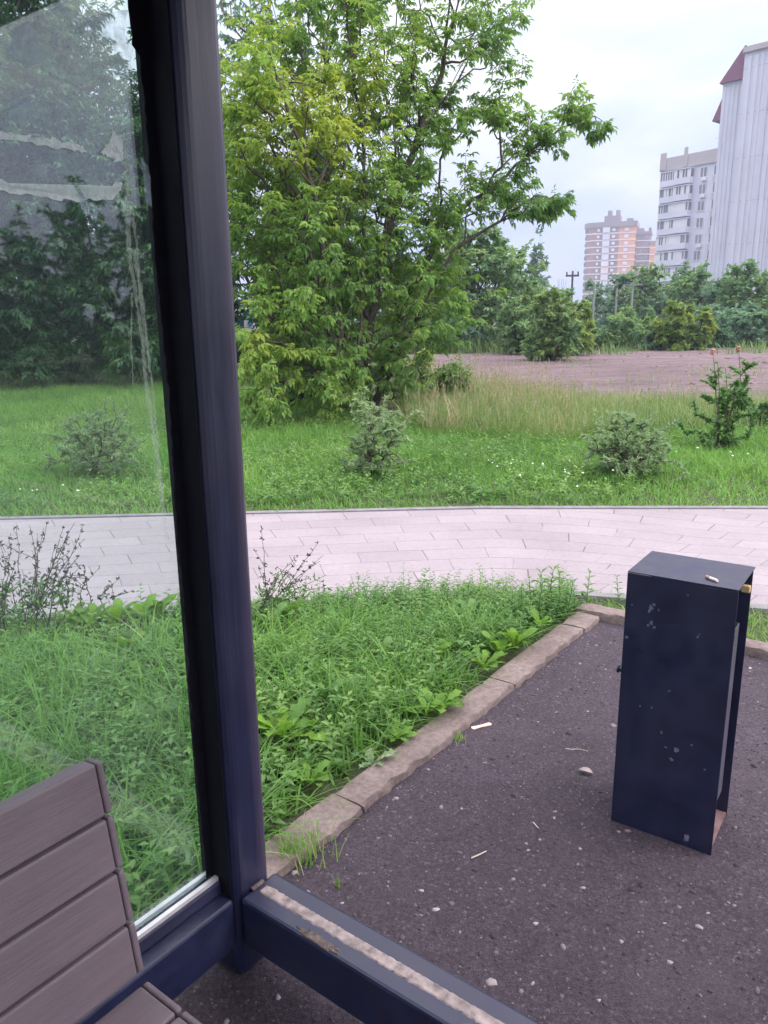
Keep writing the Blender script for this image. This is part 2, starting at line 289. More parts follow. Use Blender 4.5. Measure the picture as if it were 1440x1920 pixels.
class MB:
    def __init__(s): s.v = []; s.f = []
    def box(s, a, b):
        n = len(s.v); (x0, y0, z0), (x1, y1, z1) = a, b
        s.v += [(x0, y0, z0), (x1, y0, z0), (x1, y1, z0), (x0, y1, z0), (x0, y0, z1), (x1, y0, z1), (x1, y1, z1), (x0, y1, z1)]
        s.f += [tuple(n + i for i in q) for q in ((0, 3, 2, 1), (4, 5, 6, 7), (0, 1, 5, 4), (1, 2, 6, 5), (2, 3, 7, 6), (3, 0, 4, 7))]
        return s
    def prism(s, pts, axis_vec):            # extrude a planar polygon (3d points) along a vector
        n = len(s.v); k = len(pts); av = np.asarray(axis_vec)
        s.v += [tuple(p) for p in pts] + [tuple(np.asarray(p) + av) for p in pts]
        s.f += [tuple(n + i for i in range(k))[::-1], tuple(n + k + i for i in range(k))]
        s.f += [(n + i, n + (i + 1) % k, n + k + (i + 1) % k, n + k + i) for i in range(k)]
        return s
    def tube(s, pts, rad, sides=8, cap=True):
        pts = [np.asarray(p, float) for p in pts]; n = len(s.v); k = len(pts)
        for i, p in enumerate(pts):
            d = pts[min(i + 1, k - 1)] - pts[max(i - 1, 0)]; d /= np.linalg.norm(d) + 1e-9
            a = np.cross(d, [0, 0, 1.0] if abs(d[2]) < 0.9 else [1.0, 0, 0]); a /= np.linalg.norm(a); bb = np.cross(d, a)
            r = rad[i] if hasattr(rad, '__len__') else rad
            for j in range(sides):
                t = 2 * math.pi * j / sides; s.v.append(tuple(p + r * (math.cos(t) * a + math.sin(t) * bb)))
        for i in range(k - 1):
            for j in range(sides):
                q = (j + 1) % sides
                s.f.append((n + i * sides + j, n + i * sides + q, n + (i + 1) * sides + q, n + (i + 1) * sides + j))
        if cap:
            s.f.append(tuple(n + j for j in range(sides))[::-1]); s.f.append(tuple(n + (k - 1) * sides + j for j in range(sides)))
        return s
    def build(s, name, material, parent=None, bevel=0.0, seg=2, smooth=False, loc=None, rz=None):
        me = bpy.data.meshes.new(name); me.from_pydata(s.v, [], s.f); me.update(); me.materials.append(material)
        o = link(name, me, parent, loc)
        if rz is not None: o.rotation_euler = (0, 0, rz)
        if smooth: me.polygons.foreach_set('use_smooth', np.ones(len(me.polygons), dtype=bool))
        if bevel:
            b = o.modifiers.new('bevel', 'BEVEL'); b.width = bevel; b.segments = seg; b.limit_method = 'ANGLE'
        return o
def copy_tree(o, parent=None):
    c = o.copy(); col.objects.link(c)
    if parent is not None: c.parent = parent
    for ch in list(o.children): copy_tree(ch, c)
    return c
def nrm(a): return a / (np.linalg.norm(a, axis=-1, keepdims=True) + 1e-9)

# vectorised foliage ---------------------------------------------------------
def leaf_arrays(o, d, up, L, W, tint, fold=0.25, curl=0.15):
    """diamond leaves folded along the midrib: base, right, tip, left, mid"""
    n = len(o); d = nrm(d); s = nrm(np.cross(d, up)); nn = np.cross(s, d)
    L = np.broadcast_to(np.asarray(L, float), (n,))[:, None]; W = np.broadcast_to(np.asarray(W, float), (n,))[:, None]
    mid = o + d * L * 0.42
    v = np.stack([o, mid + s * W * 0.5 + nn * W * fold, o + d * L - nn * L * curl, mid - s * W * 0.5 + nn * W * fold], 1)
    base = np.arange(n)[:, None] * 4
    f = np.concatenate([base + [0, 1, 2], base + [0, 2, 3]], 1).reshape(-1, 3)
    return v.reshape(-1, 3), f, np.repeat(tint, 4)
def blade_arrays(o, ang, h, w, lean, K=4, droop=0.6, tint=None):
    n = len(o); dirh = np.stack([np.cos(ang), np.sin(ang), np.zeros(n)], 1); side = np.stack([-np.sin(ang), np.cos(ang), np.zeros(n)], 1)
    vs = []
    for k in range(K + 1):
        t = k / K
        hor = (lean * t + droop * lean * t * t)[:, None] * h[:, None] * dirh
        ver = np.zeros((n, 3)); ver[:, 2] = h * (t - 0.45 * np.clip(lean * droop, 0, 1.2) * t ** 3)
        p = o + hor + ver
        ww = (w * (1 - t ** 1.6) * 0.5)[:, None]
        if k < K: vs += [p - side * ww, p + side * ww]
        else: vs += [p]
    v = np.stack(vs, 1); nv = v.shape[1]; base = np.arange(n)[:, None] * nv
    fs = []
    for k in range(K - 1):
        a = 2 * k; fs += [[a, a + 1, a + 3], [a, a + 3, a + 2]]
    fs += [[2 * K - 2, 2 * K - 1, 2 * K]]
    f = (base[:, :, None] + np.array(fs).reshape(1, 1, -1)).reshape(-1, 3)
    return v.reshape(-1, 3), f, np.repeat(tint, nv)
def cat(parts):
    vs, fs, ts = [], [], []; n = 0
    for v, f, t in parts:
        vs.append(v); fs.append(f + n); ts.append(t); n += len(v)
    return np.concatenate(vs), np.concatenate(fs), np.concatenate(ts)
def inpoly(p, poly):
    x, y = p[:, 0], p[:, 1]; c = np.zeros(len(p), bool); k = len(poly)
    for i in range(k):
        x0, y0 = poly[i][:2]; x1, y1 = poly[(i + 1) % k][:2]
        cond = ((y0 > y) != (y1 > y)) & (x < (x1 - x0) * (y - y0) / (y1 - y0 + 1e-12) + x0); c ^= cond
    return c
def sample(poly, dens):
    P = np.array([q[:2] for q in poly]); lo, hi = P.min(0), P.max(0)
    n = int((hi - lo).prod() * dens); p = rng.uniform(lo, hi, (n, 2)); p = p[inpoly(p, poly)]
    return np.column_stack([p, np.zeros(len(p))])
def vnoise(p, scale, seed=0):               # cheap smooth value noise in 0..1
    q = p * scale; r2 = np.random.default_rng(seed); out = np.zeros(len(p))
    for k in range(6):
        w = r2.normal(size=p.shape[1]) * (1 + 0.5 * k); out += np.sin(q @ w + r2.uniform(0, 6.28)) / (1 + 0.3 * k)
    return np.clip(0.5 + out / 5.0, 0, 1)

# trees ----------------------------------------------------------------------
def tubes(p0, p1, r0, r1, sides):
    n = len(p0); d = nrm(p1 - p0); ref = np.where(np.abs(d[:, 2:3]) < 0.9, [[0, 0, 1.0]], [[1.0, 0, 0]])
    a = nrm(np.cross(d, ref)); b = np.cross(d, a); t = 2 * np.pi * np.arange(sides) / sides
    ring = np.cos(t)[None, :, None] * a[:, None] + np.sin(t)[None, :, None] * b[:, None]
    v = np.concatenate([p0[:, None] + ring * r0[:, None, None], p1[:, None] + ring * r1[:, None, None]], 1)
    fs = []
    for j in range(sides):
        q = (j + 1) % sides; fs += [[j, q, sides + q], [j, sides + q, sides + j]]
    f = (np.arange(n)[:, None, None] * 2 * sides + np.array(fs)[None]).reshape(-1, 3)
    return v.reshape(-1, 3), f
def grow(stems, A, bf=0.4):
    P, L, par = [], [], []
    for st in stems:
        st = [np.asarray(q, float) for q in st]; pts = [st[0]]
        for a, b in zip(st[:-1], st[1:]):
            k = max(1, int(np.linalg.norm(b - a) / 0.3)); pts += [a + (b - a) * (i + 1) / k + rng.normal(0, 0.012, 3) * np.linalg.norm(b - a) for i in range(k)]
        base = len(P); l = 0
        for i, q in enumerate(pts):
            if i: l += np.linalg.norm(q - pts[i - 1])
            P.append(q); L.append(l); par.append(base + i - 1 if i else -1)
    nst = len(P); P = np.array(P); L = np.array(L); n = len(A)
    D = np.linalg.norm(A[:, None] - P[None], axis=2); cost = D + bf * L[None]
    bi = cost.argmin(1); bc = cost[np.arange(n), bi]; bd = D[np.arange(n), bi]
    allP = np.concatenate([P, A]); allL = np.concatenate([L, np.zeros(n)]); par = par + [0] * n; done = np.zeros(n, bool)
    for _ in range(n):
        c = np.where(done, 1e9, bc); i = int(c.argmin()); done[i] = True
        par[nst + i] = int(bi[i]); allL[nst + i] = allL[bi[i]] + bd[i]
        d = np.linalg.norm(A - A[i], axis=1); cc = d + bf * allL[nst + i]; up = (cc < bc) & ~done
        bc[up] = cc[up]; bi[up] = nst + i; bd[up] = d[up]
    par = np.array(par); order = np.argsort(-allL); cnt = np.zeros(len(allP)); cnt[nst:] = 1
    for i in order:
        if par[i] >= 0: cnt[par[i]] += cnt[i]
    return allP, par, cnt, nst
def ell(px, py, rx, ry, Y, n, dy=None):
    c = atY(px, py, Y); k = Y / 1490
    return (c, np.array([rx * k, (dy if dy is not None else rx * k), ry * k]), n)
def attract(ells, clump=6, rad=0.3, zmin=0.15):
    out = []
    for c, r, n in ells:
        m = max(1, n // clump); d = nrm(rng.normal(size=(m, 3))) * (rng.uniform(0.12, 1, (m, 1)) ** 0.45)
        cc = c + d * r; k = np.repeat(cc, clump, 0); out.append(k + rng.normal(0, rad, k.shape) * np.minimum(1, r / (rad * 2.2)))
    A = np.concatenate(out); return A[A[:, 2] > zmin]
def tree(name, label, catg, stems, ells, style, lm, bark, group=None, leaves=6, size=0.1, rmin=0.006, rmax=0.09, clump=6, rad=0.3, bf=0.4, tintf=None, droop=0.35, zmin=0.15, sides=5, tmul=1.0, tofs=0.0, lim=4):
    A = attract(ells, clump, rad, zmin); P, par, cnt, nst = grow(stems, A, bf)
    org = np.array([P[0][0], P[0][1], 0 if stems[0][0][2] > -0.5 else stems[0][0][2]])
    root = empty(name, org, label=label, cat=catg, group=group)
    e = np.where(par >= 0)[0]; r = np.minimum(rmin * np.maximum(cnt, 1) ** 0.5, rmax)
    mid = (P[e] + P[par[e]]) / 2 + rng.normal(0, 0.04, (len(e), 3)) * np.linalg.norm(P[e] - P[par[e]], axis=1)[:, None]
    rc = r[e]; rp = np.minimum(r[par[e]], rc * 1.5)
    v1, f1 = tubes(P[par[e]], mid, rp, (rp + rc) / 2, sides); v2, f2 = tubes(mid, P[e], (rp + rc) / 2, rc, sides)
    bulk('trunk', np.concatenate([v1, v2]) - org, np.concatenate([f1, f2 + len(v1)]), bark, root, smooth=True)
    tips = np.where((np.arange(len(P)) >= nst) & (cnt <= lim))[0]
    k = np.repeat(tips, leaves); n = len(k); t = rng.uniform(0.0, 1.05, (n, 1)); seg = P[k] - P[par[k]]; sl = np.linalg.norm(seg, axis=1, keepdims=True)
    t = np.where(sl > 0.5, 1 - (1 - t) * 0.5 / (sl + 1e-6), t)
    o = P[par[k]] + seg * t
    d = nrm(rng.normal(size=(n, 3)) * [1, 1, 0.55] + 0.7 * nrm(seg) + nrm(o - P[:nst].mean(0)) * 0.4); d[:, 2] -= droop; d = nrm(d)
    tt = tintf(o) if tintf is not None else vnoise(o, 1.6, 3) * 0.7
    tt = np.clip((tt + rng.normal(0, 0.13, n)) * tmul + tofs, 0, 1)
    if style == 'compound':
        L = size * rng.uniform(0.75, 1.25, n); rach = L * 1.25
        up = np.tile([0, 0, 1.0], (n, 1)) + rng.normal(0, 0.35, (n, 3)); s = nrm(np.cross(d, up)); parts = []
        for tpos, sd, sc_ in ((0.45, 1, .85), (0.45, -1, .85), (0.8, 1, .95), (0.8, -1, .95), (1.0, 0, 1.1)):
            oo = o + d * (rach * tpos)[:, None]; dd = d * (1.0 if sd == 0 else 0.55) + s * sd * 0.85 + rng.normal(0, 0.18, (n, 3)); dd[:, 2] -= 0.45
            parts.append(leaf_arrays(oo, dd, up, L * sc_, L * sc_ * 0.46, tt))
        # the thin stalk of each leaf
        v, f, ti = cat(parts)
    else:
        L = size * rng.uniform(0.65, 1.35, n); up = np.tile([0, 0, 1.0], (n, 1)) + rng.normal(0, 0.5, (n, 3))
        v, f, ti = leaf_arrays(o, d, up, L, L * (0.5 if style == 'simple' else 0.34), tt)
    bulk('crown', v - org, f, lm, root, ti)
    return root

# ------------------------------------------------------------------ setting: ground, lot, path, shelter pavement
def ground_z(y): return -3.5 * np.clip((y - 30) / 35, 0, 1) ** 1.2
gx = np.concatenate([np.linspace(-900, -40, 12), np.linspace(-30, 40, 36), np.linspace(50, 900, 12)]); gy = np.concatenate([np.linspace(-300, -5, 6), np.linspace(0, 70, 71), np.linspace(90, 1500, 12)])
xx, yy = np.meshgrid(gx, gy); zz = ground_z(yy); nx, ny = len(gx), len(gy)
idx = np.arange(nx * ny).reshape(ny, nx); q = np.stack([idx[:-1, :-1], idx[:-1, 1:], idx[1:, 1:], idx[1:, :-1]], -1).reshape(-1, 4)
tag(bulk('ground', np.stack([xx, yy, zz], -1).reshape(-1, 3), q, M['soil'], smooth=True), kind='structure')
def sheet(name, poly, z, material):
    me = bpy.data.meshes.new(name); me.from_pydata([(p[0], p[1], z) for p in poly], [], [tuple(range(len(poly)))]); me.update(); me.materials.append(material)
    return tag(link(name, me), kind='structure')
# kerb lines measured on the ground
KA = at(610, 1595)[:2]; KO = at(505, 1570)[:2]
ci = C0 + V * (-0.135)                       # inner face line of the left kerb
CORN = at(1125, 1165)
inner_v = float((CORN - C0) @ V); inner_u = float((CORN - C0) @ U)
pad = [S(inner_u + 0.02, inner_v - 0.02), S(inner_u + 0.02, 7), S(-9, 7), S(-9, inner_v - 0.02)]
sheet('asphalt_pavement', pad, 0.004, M['asphalt'])
# kerbs: rows of worn concrete stones
def kerb(name, a, b, wdir, width, height, cuts, seed):
    rr = np.random.default_rng(seed); a = np.asarray(a); b = np.asarray(b); L = np.linalg.norm(b - a); e = (b - a) / L; V_, F_ = [], []
    edges = [0.0] + cuts + [L]
    for i in range(len(edges) - 1):
        s0, s1 = edges[i] + 0.004, edges[i + 1] - 0.004; ns = max(3, int((s1 - s0) / 0.03)); nw = 7
        prof = [(0, 0), (0, height * 0.55), (0.004, height * 0.93), (width * 0.12, height), (width * 0.5, height), (width * 0.88, height), (width, height * 0.93), (width, 0)]
        tilt = rr.normal(0, 0.004); off = rr.normal(0, 0.004); n0 = len(V_)
        for k in range(ns + 1):
            s = s0 + (s1 - s0) * k / ns; endw = 1 - 0.12 * math.exp(-min(k, ns - k) * 1.2)
            for j, (w, z) in enumerate(prof):
                nz = vnoise(np.array([[s * 9 + i * 3, w * 20, z * 8 + seed]]), 1.0, 5)[0] - 0.5
                nz2 = vnoise(np.array([[s * 31 + i * 3, w * 60, z * 30 + seed]]), 1.0, 8)[0] - 0.5
                wear = (0.014 * nz + 0.016 * nz2) * (1 if z > 0 else 0.3)
                if name == 'kerb' and s < 0.75 + 4 and z > 0: pass
                p = a + e * s + wdir * (w + off + (wear if j < 3 else -abs(wear) * 0.4)); zz_ = z * endw + tilt * w / width + (0.004 * nz + 0.005 * nz2 if z > 0 else 0)
                V_.append((p[0], p[1], max(zz_, -0.02) if z > 0 else -0.03))
        m_ = len(prof)
        for k in range(ns):
            for j in range(m_ - 1):
                q0 = n0 + k * m_ + j; F_.append((q0, q0 + 1, q0 + m_ + 1, q0 + m_))
        F_.append(tuple(n0 + j for j in range(m_))); F_.append(tuple(n0 + ns * m_ + j for j in range(m_))[::-1])
    me = bpy.data.meshes.new(name); me.from_pydata(V_, [], F_); me.update(); me.materials.append(M['kerb']); o = link(name, me)
    me.polygons.foreach_set('use_smooth', np.ones(len(F_), dtype=bool)); b_ = o.modifiers.new('split', 'EDGE_SPLIT'); b_.split_angle = R(40)
    return tag(o, kind='structure')
a0 = S(-6, inner_v); b0 = S(inner_u, inner_v); uj = [at(637, 1507), at(950, 1290), at(1080, 1185)]
cuts = sorted([float((p - C0) @ U) + 6 for p in uj] + [1.2, 2.2, 3.2, 4.2, 5.2])
kerb('kerb', a0, b0, -V, 0.112, 0.03, cuts, 1)
kerb('kerb', S(inner_u, inner_v - 0.12), S(inner_u, 6.5), U, 0.095, 0.045, [0.62, 1.62, 2.62, 3.62, 4.62, 5.62], 2)

# the pale paved path with its edging
far = [at(-700, 994), at(0, 978), at(900, 957.5), at(1440, 957.5), at(2100, 960)]
near = [at(-700, 1176), at(0, 1164), at(930, 1116), at(1090, 1117), at(1900, 1178)]
def path_mesh():
    V_, F_, UVs = [], [], []; NS = 12; kk = []
    s = 0
    for i in range(len(far) - 1):
        for k in range(NS):
            t = k / NS; kk.append((far[i] * (1 - t) + far[i + 1] * t, near[i] * (1 - t) + near[i + 1] * t))
    kk.append((far[-1], near[-1])); ss = [0.0]
    for i in range(1, len(kk)): ss.append(ss[-1] + np.linalg.norm((kk[i][0] + kk[i][1]) / 2 - (kk[i - 1][0] + kk[i - 1][1]) / 2))
    for (f_, n_), s in zip(kk, ss):
        V_ += [(f_[0], f_[1], 0.012), (n_[0], n_[1], 0.012)]; w = np.linalg.norm(f_ - n_); UVs += [(s + 0.1 * w, w), (s, 0)]
    for i in range(len(kk) - 1): F_.append((2 * i + 1, 2 * i + 3, 2 * i + 2, 2 * i))
    me = bpy.data.meshes.new('path'); me.from_pydata(V_, [], F_); uv = me.uv_layers.new(name='UVMap')
    for l in me.loops: uv.data[l.index].uv = UVs[l.vertex_index]
    me.update(); me.materials.append(M['paver']); tag(link('path', me), kind='structure')
path_mesh()
def edging(line, off, sgn):
    m_ = MB()
    for a, b in zip(line[:-1], line[1:]):
        d = (b - a)[:2]; d = d / np.linalg.norm(d); n_ = np.array([-d[1], d[0]]) * sgn
        m_.prism([(a[0], a[1], -0.03), (b[0], b[1], -0.03), (b[0] + n_[0] * 0.06, b[1] + n_[1] * 0.06, -0.03), (a[0] + n_[0] * 0.06, a[1] + n_[1] * 0.06, -0.03)], (0, 0, 0.03 + off))
    tag(m_.build('path_edging', M['edging']), kind='structure')
edging(far, 0.022, 1); edging(near, 0.026, -1)
lot_poly = [at(700, 668), at(1000, 659), at(1440, 656), atY(2300, 600, 29) * [1, 1, 0], at(2400, 740), at(1440, 770), at(1080, 752), at(880, 742), at(770, 700)]
sheet('gravel_lot', lot_poly, 0.006, M['lot'])

# ------------------------------------------------------------------ bus shelter
rzu = R(TH)
sh = empty('bus_shelter', S(0, 0), rzu, label='navy metal bus shelter frame with dusty glass pane, post and low rails', cat='bus shelter')
# local axes: x along u, y = -v ; so v>0 is y<0
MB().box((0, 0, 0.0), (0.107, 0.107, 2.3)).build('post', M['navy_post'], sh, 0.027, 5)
br_ = MB().box((-3.3, 0.004, 0.095), (-0.002, 0.107, 0.213)).build('back_rail', M['navy_rail'], sh, 0.006)
MB().box((-3.28, 0.040, 0.2135), (-0.003, 0.090, 0.243)).build('glazing_bead', M['navy_rail'], br_, 0.003)
MB().box((-3.28, 0.046, 0.2432), (-0.004, 0.056, 0.252)).box((-3.28, 0.072, 0.2432), (-0.004, 0.082, 0.252)).build('channel', M['alu'], br_)
sr = MB().box((0.010, -1.42, 0.095), (0.112, -0.003, 0.213)).build('side_rail', M['navy_rail'], sh, 0.007)
def ragged(y0, y1, x0, x1, z, n, amp, seed, hgt):
    r2 = np.random.default_rng(seed); vs, fs = [], []
    for i in range(n + 1):
        y = y0 + (y1 - y0) * i / n
        vs += [(x0 + r2.normal(0, amp), y, z), (x1 + r2.normal(0, amp), y, z), (x0 + 0.003 + r2.normal(0, amp * .5), y, z + hgt), (x1 - 0.003 + r2.normal(0, amp * .5), y, z + hgt * r2.uniform(0.85, 1.1))]
    for i in range(n):
        a = 4 * i; fs += [(a, a + 4, a + 6, a + 2), (a + 2, a + 6, a + 7, a + 3), (a + 3, a + 7, a + 5, a + 1)]
    me = bpy.data.meshes.new('adhesive_strip'); me.from_pydata(vs, [], fs); me.update(); return me
link('adhesive_strip', ragged(-0.022, -1.4, 0.046, 0.073, 0.2125, 260, 0.0009, 3, 0.0022), sr, None, [M['adhesive']])
def blob(name, c, rx, ry, z, n, seed, material, parent, hgt=0.004):
    r2 = np.random.default_rng(seed); vs = [(c[0], c[1], z + hgt)]; fs = []
    for i in range(n):
        a = 2 * math.pi * i / n; k = r2.uniform(0.7, 1.2); vs.append((c[0] + rx * k * math.cos(a), c[1] + ry * k * math.sin(a), z + hgt * 0.7))
    for i in range(n):
        a = 2 * math.pi * i / n; p = vs[1 + i]; vs.append((c[0] + (p[0] - c[0]) * 1.15, c[1] + (p[1] - c[1]) * 1.15, z))
    for i in range(n):
        j = (i + 1) % n; fs += [(0, 1 + i, 1 + j), (1 + i, 1 + n + i, 1 + n + j, 1 + j)]
    me = bpy.data.meshes.new(name); me.from_pydata(vs, [], fs); me.update(); return link(name, me, parent, None, [material])
q = hit(590, 1768, S(0, 0, 0.213), [0, 0, 1]) - C0
blob('rust_patch', (0.022, -float(q @ V)), 0.009, 0.05, 0.2126, 24, 4, M['rust'], sr, 0.003)
blob('rust_patch', (0.026, -float(q @ V) - 0.42), 0.014, 0.09, 0.2126, 30, 6, M['rust'], sr, 0.002)
MB().box((0.04, -0.012, 0.2126), (0.075, -0.001, 0.219)).build('weld_seam', M['rust'], sr, 0.003)
gp = MB().box((-3.27, 0.0665, 0.246), (-0.006, 0.0705, 2.21)).build('glass_pane', M['glass'], sh)
# black sealant bead smeared up the edge of the glass beside the post
vs, fs = [], []; r2 = np.random.default_rng(8); n = 150
for i in range(n + 1):
    z = 0.25 + (2.2 - 0.25) * i / n; w = 0.012 + 0.010 * vnoise(np.array([[z * 5.0, 0, 0]]), 1, 2)[0] + r2.normal(0, 0.0012) + (0.012 if z > 1.82 and z < 1.98 else 0)
    vs += [(-0.0005, 0.0645, z), (-w, 0.0645, z), (-w - 0.002, 0.0662, z)]
for i in range(n):
    a = 3 * i; fs += [(a, a + 3, a + 4, a + 1), (a + 1, a + 4, a + 5, a + 2)]
me = bpy.data.meshes.new('sealant'); me.from_pydata(vs, [], fs); me.update(); link('sealant', me, sh, None, [M['black_seal']])
MB().box((-0.0018, 0.012, 0.2135), (-0.0002, 0.1, 2.29)).build('gasket', M['black_seal'], sh)
GN = V
def onglass(px, py):
    p = hit(px, py, S(0, -0.0655), GN) - C0; return np.array([float(p @ U), 0.0655, p[2]])
def sticker(name, pts, material, jag=0.0022, sub=7, seed=1):
    r2 = np.random.default_rng(seed); P_ = [onglass(*p) for p in pts]; out = []
    for i in range(len(P_)):
        a, b = P_[i], P_[(i + 1) % len(P_)]
        for k in range(sub): out.append(a + (b - a) * k / sub + np.array([r2.normal(0, jag), 0, r2.normal(0, jag)]))
    MB().prism(out, (0, 0.0006, 0)).build(name, material, gp)
sticker('tape_residue', [(-40, 240), (20, 250), (80, 258), (145, 268), (166, 285), (140, 283), (60, 268), (-40, 254)], M['tape'], 0.002, 7, 1)
sticker('tape_residue', [(188, 285), (207, 262), (211, 243), (230, 264), (233, 285), (227, 302), (205, 295)], M['tape'], 0.002, 6, 2)
sticker('tape_residue', [(-40, 338), (40, 348), (140, 369), (205, 368), (214, 338), (227, 340), (226, 355), (210, 375), (150, 379), (60, 366), (-40, 352)], M['tape'], 0.002, 7, 3)
sticker('glue_residue', [(15, 185), (60, 190), (82, 215), (70, 236), (30, 232), (5, 210)], M['glue'], 0.004, 6, 4)
sticker('glue_residue', [(60, 305), (88, 302), (92, 330), (70, 336), (55, 325)], M['glue'], 0.003, 6, 5)
sticker('glue_residue', [(140, 345), (165, 350), (170, 385), (160, 405), (148, 380)], M['glue'], 0.003, 6, 6)
sticker('glue_residue', [(265, 300), (285, 320), (288, 390), (272, 375)], M['glue'], 0.003, 6, 12)
sticker('glue_residue', [(0, 60), (110, 10), (240, 30), (250, 150), (120, 160), (40, 120)], M['glue'], 0.006, 6, 13)
def streak(pts, w, seed):
    l = [(p[0] - w, p[1]) for p in pts]; r_ = [(p[0] + w, p[1]) for p in pts][::-1]; sticker('dirt_streak', l + r_, M['streak'], 0.0012, 9, seed)
streak([(234, 245), (240, 400), (243, 480), (256, 560), (268, 640), (274, 720), (286, 800), (300, 900), (312, 1010)], 3.6, 7)
streak([(252, 470), (266, 580), (276, 640), (283, 700), (294, 820), (306, 940)], 2.2, 8)
streak([(240, 300), (250, 400), (262, 520), (272, 600), (280, 690)], 1.8, 9)
streak([(248, 550), (246, 640), (250, 720)], 1.2, 10)
# the rest of the shelter around the camera: roof, front posts and far post
rf = MB().box((-3.5, -1.70, 2.30), (0.60, 0.20, 2.38)).build('roof', M['roof_dark'], sh, 0.01)
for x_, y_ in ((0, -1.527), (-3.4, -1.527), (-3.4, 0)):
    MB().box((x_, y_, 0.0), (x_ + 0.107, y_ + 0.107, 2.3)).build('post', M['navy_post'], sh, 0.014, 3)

# ------------------------------------------------------------------ bench
be = empty('bench', S(-1.15, 0.3), rzu, label='brown plank bench with slatted backrest standing inside the shelter by the glass', cat='bench')
X1 = -0.385 + 1.15; X0 = -1.0
def board(cx, cy, cz, hx, thick, tilt, name, x_end):
    """one board: long box along x; the last 22 mm is a separate end cap"""
    ct, st_ = math.cos(tilt), math.sin(tilt); o = None
    def rot(y, z): return (cy + y * ct - z * st_, cz + y * st_ + z * ct)
    return rot
def plank(mb, x0, x1, cy, cz, half, th, tilt):
    ct, st_ = math.cos(tilt), math.sin(tilt); pts = []
    for y, z in ((-th / 2, -half), (th / 2, -half), (th / 2, half), (-th / 2, half)):
        pts.append((x0, cy + y * ct - z * st_, cz + y * st_ + z * ct))
    mb.prism(pts, (x1 - x0, 0, 0))
# local y = -(v-0.3); backrest front face from v=.205 at z=.815 back to v=.262 at z=.43
tilt = -math.atan2(0.057, 0.385)
def bk(z): return -((0.205 + (0.815 - z) * 0.057 / 0.385) - 0.3)
th = 0.032; zs = [0.5285 + 0.0815 * i for i in range(4)]
backm, capm = MB(), MB()
for i, z in enumerate(zs):
    cy = bk(z) + th / 2; plank(backm, X0, X1 - 0.0115, cy, z, 0.0385, th, tilt); plank(capm, X1 - 0.0102, X1, cy, z, 0.0385, th, tilt)
bo = backm.build('backrest', M['bench'], be, 0.004, 3); capm.build('end_cap', M['bench'], bo, 0.004, 3)
seatm, scap = MB(), MB(); zt = 0.478
for i in range(4):
    v0 = 0.256 + i * 0.083; y1_, y0_ = -(v0 - 0.3), -(v0 + 0.0775 - 0.3)
    seatm.box((X0, y0_, zt - th), (X1 - 0.0115, y1_, zt)); scap.box((X1 - 0.0102, y0_, zt - th), (X1, y1_, zt))
so = seatm.build('seat', M['bench'], be, 0.004, 3); scap.build('end_cap', M['bench'], so, 0.004, 3)
for xx_ in (-0.75, 0.25):
    l = MB(); l.box((xx_ - 0.03, -0.26, zt - th - 0.05), (xx_ + 0.03, 0.02, zt - th - 0.001)); l.box((xx_ - 0.03, -0.24, 0.0), (xx_ + 0.03, -0.18, zt - th - 0.051)); l.box((xx_ - 0.03, -0.02, 0.0), (xx_ + 0.03, 0.02, zt - th - 0.051))
    l.box((xx_ - 0.02, 0.0595 + 0.06, 0.40), (xx_ + 0.02, 0.0595 + 0.08, 0.74)); l.box((xx_ - 0.03, 0.0405, 0.0), (xx_ + 0.03, 0.109, 0.40))
    l.build('leg', M['navy_rail'], be, 0.003)

# ------------------------------------------------------------------ litter bin
p1, p2 = at(1145, 1540), at(1333, 1607); ba = math.atan2(p2[1] - p1[1], p2[0] - p1[0]); BW = float(np.linalg.norm(p2 - p1)); BD = 0.212; BH = 0.742
bi = empty('litter_bin', (p1[0], p1[1], 0.004), ba, label='dark navy steel litter bin with open side and chipped paint on asphalt', cat='litter bin')
bo = MB().box((0, 0, 0.0), (BW, 0.004, BH - 0.0045)).build('front_panel', M['navy_bin'], bi, 0.0015)
MB().box((0.004, BD - 0.004, 0.0), (BW - 0.004, BD, BH - 0.0045)).build('back_panel', M['navy_bin'], bi, 0.0015)
MB().box((0, 0, BH - 0.004), (BW, BD, BH)).build('top', M['navy_bin'], bi, 0.002)
MB().box((0.006, 0.0045, 0.001), (BW - 0.006, BD - 0.0045, 0.006)).build('base_plate', M['rustplate'], bi)
bu = MB(); w0, w1 = 0.02, BW - 0.016; y0, y1 = 0.02, BD - 0.055; zb, ztp = 0.10, 0.60
bu.box((w0, y0, zb), (w0 + 0.003, y1, ztp)).box((w1 - 0.003, y0, zb), (w1, y1, ztp)).box((w0 + 0.0035, y0, zb), (w1 - 0.0035, y0 + 0.003, ztp)).box((w0 + 0.0035, y1 - 0.003, zb), (w1 - 0.0035, y1, ztp)).box((w0 + 0.0035, y0 + 0.0035, zb), (w1 - 0.0035, y1 - 0.0035, zb + 0.003))
bk_ = bu.build('bucket', M['bucket'], bi, 0.001)
MB().tube([(-0.014, 0.03, 0.45), (w0, 0.03, 0.45)], 0.007, 10).tube([(-0.018, 0.03, 0.45), (-0.0135, 0.03, 0.45)], 0.011, 10).build('pivot_pin', M['navy_bin'], bi)
